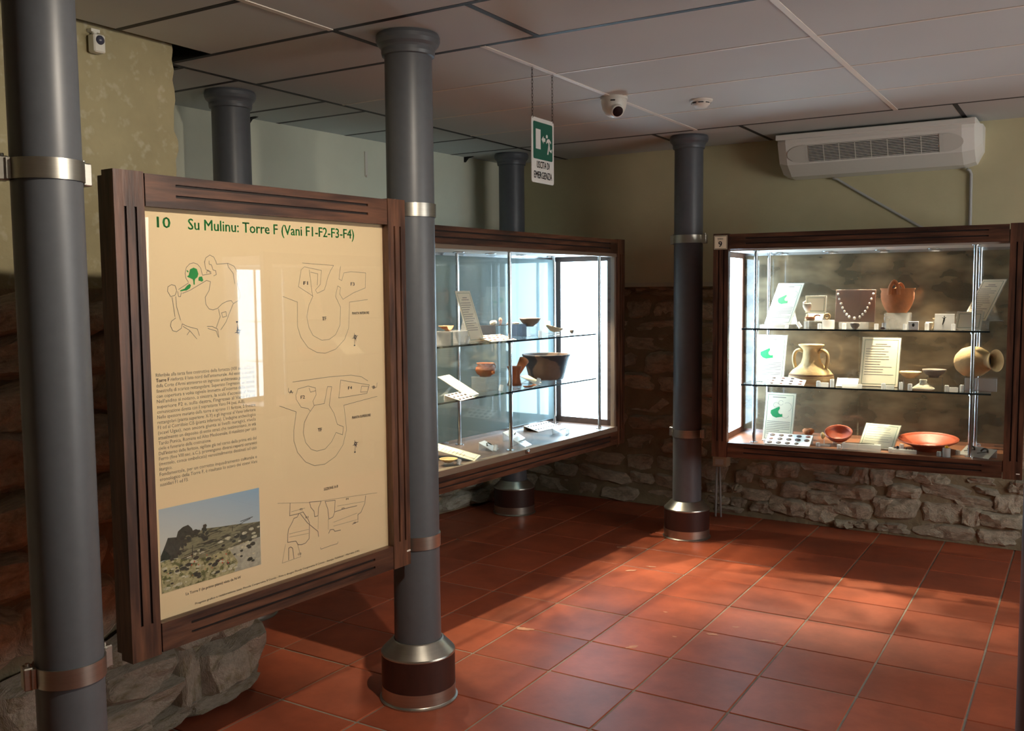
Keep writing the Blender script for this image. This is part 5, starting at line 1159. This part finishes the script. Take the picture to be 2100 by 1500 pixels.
for x, r in ((-.038, .0095), (.010, .006), (.040, .004)):
    b = MB(); b.lathe([(0, -r), (r * .8, -r * .6), (r, 0), (r * .8, r * .6), (0, r)], (x, 0, .022 + r), 12); b.build('bead', 'lens_dark', b2)
peg('number peg left of the bar with dark beads', 1.388, 1.92, SH3, .026)
peg('number peg behind the bar with dark beads', 1.440, 1.965, SH3, .046)
tb = thing('bead_tube', 'short frosted tube with a yellow bead on top', 'stand', (1.687, 1.915, SH3), rR)
b = MB(); b.cyl((0, 0, 0), .021, .050, 24); b.build('tube', 'acrylic_frost', tb)
b = MB(); b.lathe([(0, -.008), (.008, -.006), (.011, 0), (.008, .006), (0, .008)], (0, 0, .056), 16); b.build('bead', 'yellow_bead', tb)
peg('number peg left of the tube with the yellow bead', 1.648, 1.915, SH3, .026)
for (x, y, nm, col) in ((1.800, 2.04, 'left', 'left frosted bridge with a bronze brooch by the right pole'), (1.872, 1.985, 'right', 'right frosted bridge with a bronze brooch in the corner')):
    bridge('acrylic_bridge', col.replace(' with a bronze brooch', '') + ', carrying a brooch', (x, y, SH3), rR - .5, .100, .085, .044, 'acrylic_frost', legs='front')
    br = thing('bronze_brooch', 'dark bronze brooch on the ' + nm + ' bridge at the right end of the floor', 'brooch', (x, y, SH3 + .026), rR - .5)
    b = MB(); pts = [(.024 * math.cos(k * math.pi / 8) * .8 - .002, .010 * math.sin(k * math.pi / 8) + .004, .005 + .018 * math.sin(k * math.pi / 8)) for k in range(9)]; b.tube(pts, .0048, 8); b.tube([(-.03, -.02, -.003), (.018, .004, .008)], .002, 6); b.build('body', 'bronze', br)
peg('number peg by the left brooch bridge', 1.735, 2.01, SH3, .026)

# ---------------------------------------------------------------- long case, top shelf
def mrot(a=0.0): return rM + a
card('tall cream text card leaning back on the top shelf of the long case', (-.585, .545, MH1), rM + .12, .160, .300, .32, 'text', 13, seed=6)
bridge('acrylic_bridge', 'white bridge with a clay sherd beside the tall leaning card', (-.585, .300, MH1), rM, .150, .10, .075, 'acrylic_frost')
pot('pot_sherd', 'curved orange sherd on the white bridge', (-.600, .300, MH1 + .075), [(.02, 0), (.045, .012), (.062, .026)], 'clay_orange', cat='sherd', a=(.6, 3.9), rz=1.2)
tray('white tray with rows of small finds on the top shelf', (-.560, .700, MH1), rM, .250, .12, .030, 3, 6, ('coin_red', 'clay_buff'), .008, kind='bead')
sb = bridge('smoky_bridge', 'long smoky grey bridge with bone finds on the top shelf', (-.720, 1.03, MH1), rM, .330, .13, .082, 'acrylic_smoky')
b = MB(); b.tube([(-.032, 0, .014), (.032, 0, .014)], .014, 14, flat=1.0); tag(b.build('bone_tube', 'bone', None, (-.72, .925, MH1 + .082), rM + .35), 'thick pale bone tube lying on the smoky bridge', 'bone')
b = MB(); b.lathe([(0, -.006), (.018, -.006), (.020, 0), (.018, .006), (0, .006)], (0, 0, .020), 22, axis=(.3, -1, 0)); tag(b.build('clay_disc', 'clay_orange', None, (-.755, 1.06, MH1 + .082), rM), 'round orange clay disc upright on the smoky bridge', 'disc')
for k, (x, y, l) in enumerate(((-.70, 1.075, 'first bone chip from the left on the smoky bridge'), (-.725, 1.12, 'second bone chip from the left on the smoky bridge'), (-.70, 1.155, 'right end bone chip on the smoky bridge'))):
    b = MB(); b.lathe([(0, 0), (.014, .001), (.016, .005), (.008, .009), (0, .010)], seg=12, xs=1.5); tag(b.build('bone_chip', 'bone', None, (x, y, MH1 + .082), rM + k), l, 'bone')
block('acrylic_block', 'clear block under the grey bowl of the top shelf', (-.665, 1.265, MH1), rM, .09, .06, .062, 'acrylic')
pot('grey_bowl', 'shallow grey bowl raised on a clear block', (-.663, 1.265, MH1 + .062), [(.022, 0), (.030, .008), (.052, .024), (.066, .046), (.069, .052)], 'clay_grey')
block('acrylic_block', 'low clear block under the clay scoop', (-.605, 1.455, MH1), rM, .08, .06, .018, 'acrylic')
pot('clay_scoop', 'pale scoop-shaped sherd tilted on a low block', (-.605, 1.455, MH1 + .018), [(.02, 0), (.05, .018), (.070, .045)], 'clay_pale', cat='sherd', a=(2.6, 6.4), tilt=(.35, (0, 1, 0)))
pot('tiny_cup', 'tiny grey cup before the light panel of the long case', (-.590, 1.690, MH1), [(.008, 0), (.014, .010), (.016, .024)], 'clay_grey', cat='cup')
peg('number peg at the right foot of the smoky bridge', -.560, 1.215, MH1, .040)
peg('tilted number peg in front of the white bridge', -.525, .345, MH1, .040, tilt=.4, rz=rM)
# ---------------------------------------------------------------- long case, middle shelf
card('cream card lying flat at the left of the middle shelf of the long case', (-.565, .470, MH2), rM + .25, .150, .210, 1.05, 'text', 7, seed=7)
tray('white tray with dark specks at the left of the middle shelf', (-.540, .300, MH2), rM + .2, .175, .10, .028, 3, 4, ('coin_dark',), .008, kind='bead')
block('acrylic_block', 'clear cube under the small brown jug', (-.660, .735, MH2), rM, .140, .10, .085, 'acrylic')
sj = pot('small_jug', 'small round brown jug with a side handle and spout', (-.660, .740, MH2 + .085), [(.030, 0), (.050, .014), (.060, .034), (.056, .052), (.046, .064), (.050, .074), (.053, .078)], 'clay_brown', cat='jug', wall=.005)
handle(sj, [(.015, .050, .072), (.020, .068, .066), (.020, .072, .046), (.012, .058, .028)], .006, 'clay_brown')
b = MB(); b.lathe([(.010, 0), (.009, .012), (.006, .013), (.005, .004)], (.056, -.012, .024), 14, axis=(1, -.2, .1)); b.build('spout', 'clay_orange', sj)
fd = thing('flared_stand', 'brown flared clay stand with a slanting arm', 'vessel', (-.665, 1.075, MH2), rM)
b = MB(); b.lathe([(0, 0), (.046, 0), (.040, .020), (.034, .05), (.034, .080), (.042, .105), (.046, .118), (.038, .118), (.026, .08), (0, .08)], seg=30); b.build('body', 'clay_brown', fd)
b = MB(); b.tube([(.02, 0, .070), (.055, 0, .10), (.085, 0, .130), (.105, 0, .150)], [.022, .024, .028, .032], 16); b.build('arm', 'clay_orange', fd)
kr = pot('krater', 'big dark conical vessel with grey-brown repairs, standing before the light panel', (-.690, 1.520, MH2), [(.108, 0), (.114, .006), (.126, .05), (.140, .105), (.152, .145), (.160, .158), (.160, .166)], 'clay_dark', cat='vessel', wall=.010, seg=48)
card('small orange card with a green corner before the dark vessel', (-.585, 1.225, MH2), rM + .1, .095, .11, 1.15, 'blank')
pot('pot_sherd', 'flat orange sherd by the front pole of the middle shelf', (-.545, 1.015, MH2), [(.03, 0), (.058, .010), (.064, .014)], 'clay_orange', cat='sherd', a=(3.4, 6.2), rz=rM)
peg('number peg in front of the clear cube with the brown jug', -.545, .720, MH2, .036, tilt=.35, rz=rM)
peg('tilted number peg beside the small orange card', -.535, 1.130, MH2, .040, tilt=.5, rz=rM)
peg('number peg at the foot of the big dark vessel', -.520, 1.545, MH2, .040, tilt=.3, rz=rM)
# ---------------------------------------------------------------- long case, floor
card('cream card lying on the floor of the long case', (-.535, .460, MH3), rM + .45, .175, .290, 1.32, 'text', 8, seed=8)
pot('small_dish', 'small yellowish dish at the left of the long case floor', (-.560, .215, MH3 + .018), [(.018, 0), (.030, .006), (.048, .016), (.050, .020)], 'clay_buff')
block('acrylic_block', 'clear foot under the small yellowish dish', (-.560, .215, MH3), rM, .04, .04, .018, 'acrylic')
for k, (x, y, w_, h, l, dark) in enumerate(((-.640, .735, .085, .045, 'small frosted bridge with a curved bronze bit, behind the lying card', 'curved bronze bit on the small frosted bridge behind the lying card'),
                                    (-.700, 1.120, .150, .055, 'wide frosted bridge by the front pole, at the back of the floor', 'two-pronged bronze piece on the wide frosted bridge'),
                                    (-.545, .955, .100, .045, 'frosted bridge at the front of the floor beside the pole', 'straight bronze rod on the front frosted bridge'),
                                    (-.560, 1.500, .150, .040, 'frosted bridge at the right, washed out by the light panel', 'thin bronze needle on the washed out bridge'))):
    bridge('acrylic_bridge', l, (x, y, MH3), rM + .2, w_, .09, h, 'acrylic_frost', legs='front')
    bt = thing('bronze_piece', dark, 'bronze', (x, y, MH3 + h * .5 + .006), rM + .2)
    b = MB(); L_ = w_ * .33
    if k == 0: b.tube([(-.02, 0, 0), (-.008, .008, .012), (.010, .008, .012), (.022, -.008, 0)], .0035, 8)
    elif k == 1: b.tube([(-.05, 0, .002), (-.02, .004, .004)], .004, 8); b.tube([(.01, .0, .002), (.05, .01, .006)], .003, 8)
    else: b.tube([(-L_, .004, .003), (L_, -.004, .003)], [.002, .0035], 8)
    b.build('body', 'bronze', bt)
tray('white tray with a row of dark beads at the back right corner of the floor', (-.780, 1.62, MH3), rM, .280, .12, .03, 2, 9, ('lens_dark',), .005, kind='bead')
peg('number peg tilted behind the lying floor card', -.575, .700, MH3, .036, tilt=.4, rz=rM)
peg('number peg before the washed out bridge', -.510, 1.470, MH3, .030, tilt=.4, rz=rM)
peg('number peg under the small yellowish dish', -.510, .235, MH3, .030, tilt=.4, rz=rM)

# ---------------------------------------------------------------- exhibits of the mirrored case
def in3(a, b, z): return cs3.matrix_basis @ Vector((a, b, z - CZ))
R3 = math.radians(-97.5)
card('cream card on the top shelf of the mirrored case, out of frame', in3(1.08, .2, SH1), R3, .21, .30, .25, 'text', 10)
pot('brown_bowl', 'brown bowl on the middle shelf of the mirrored case, nearest the light panel', in3(1.16, .24, SH2), [(.04, 0), (.07, .03), (.09, .08), (.092, .085)], 'clay_brown')
pot('brown_bowl', 'brown bowl on the middle shelf of the mirrored case, second from the light panel', in3(.92, .24, SH2), [(.04, 0), (.07, .03), (.09, .08), (.092, .085)], 'clay_brown')
card('cream card lying on the middle shelf of the mirrored case', in3(.62, .14, SH2), R3, .26, .25, .9, 'text', 6)
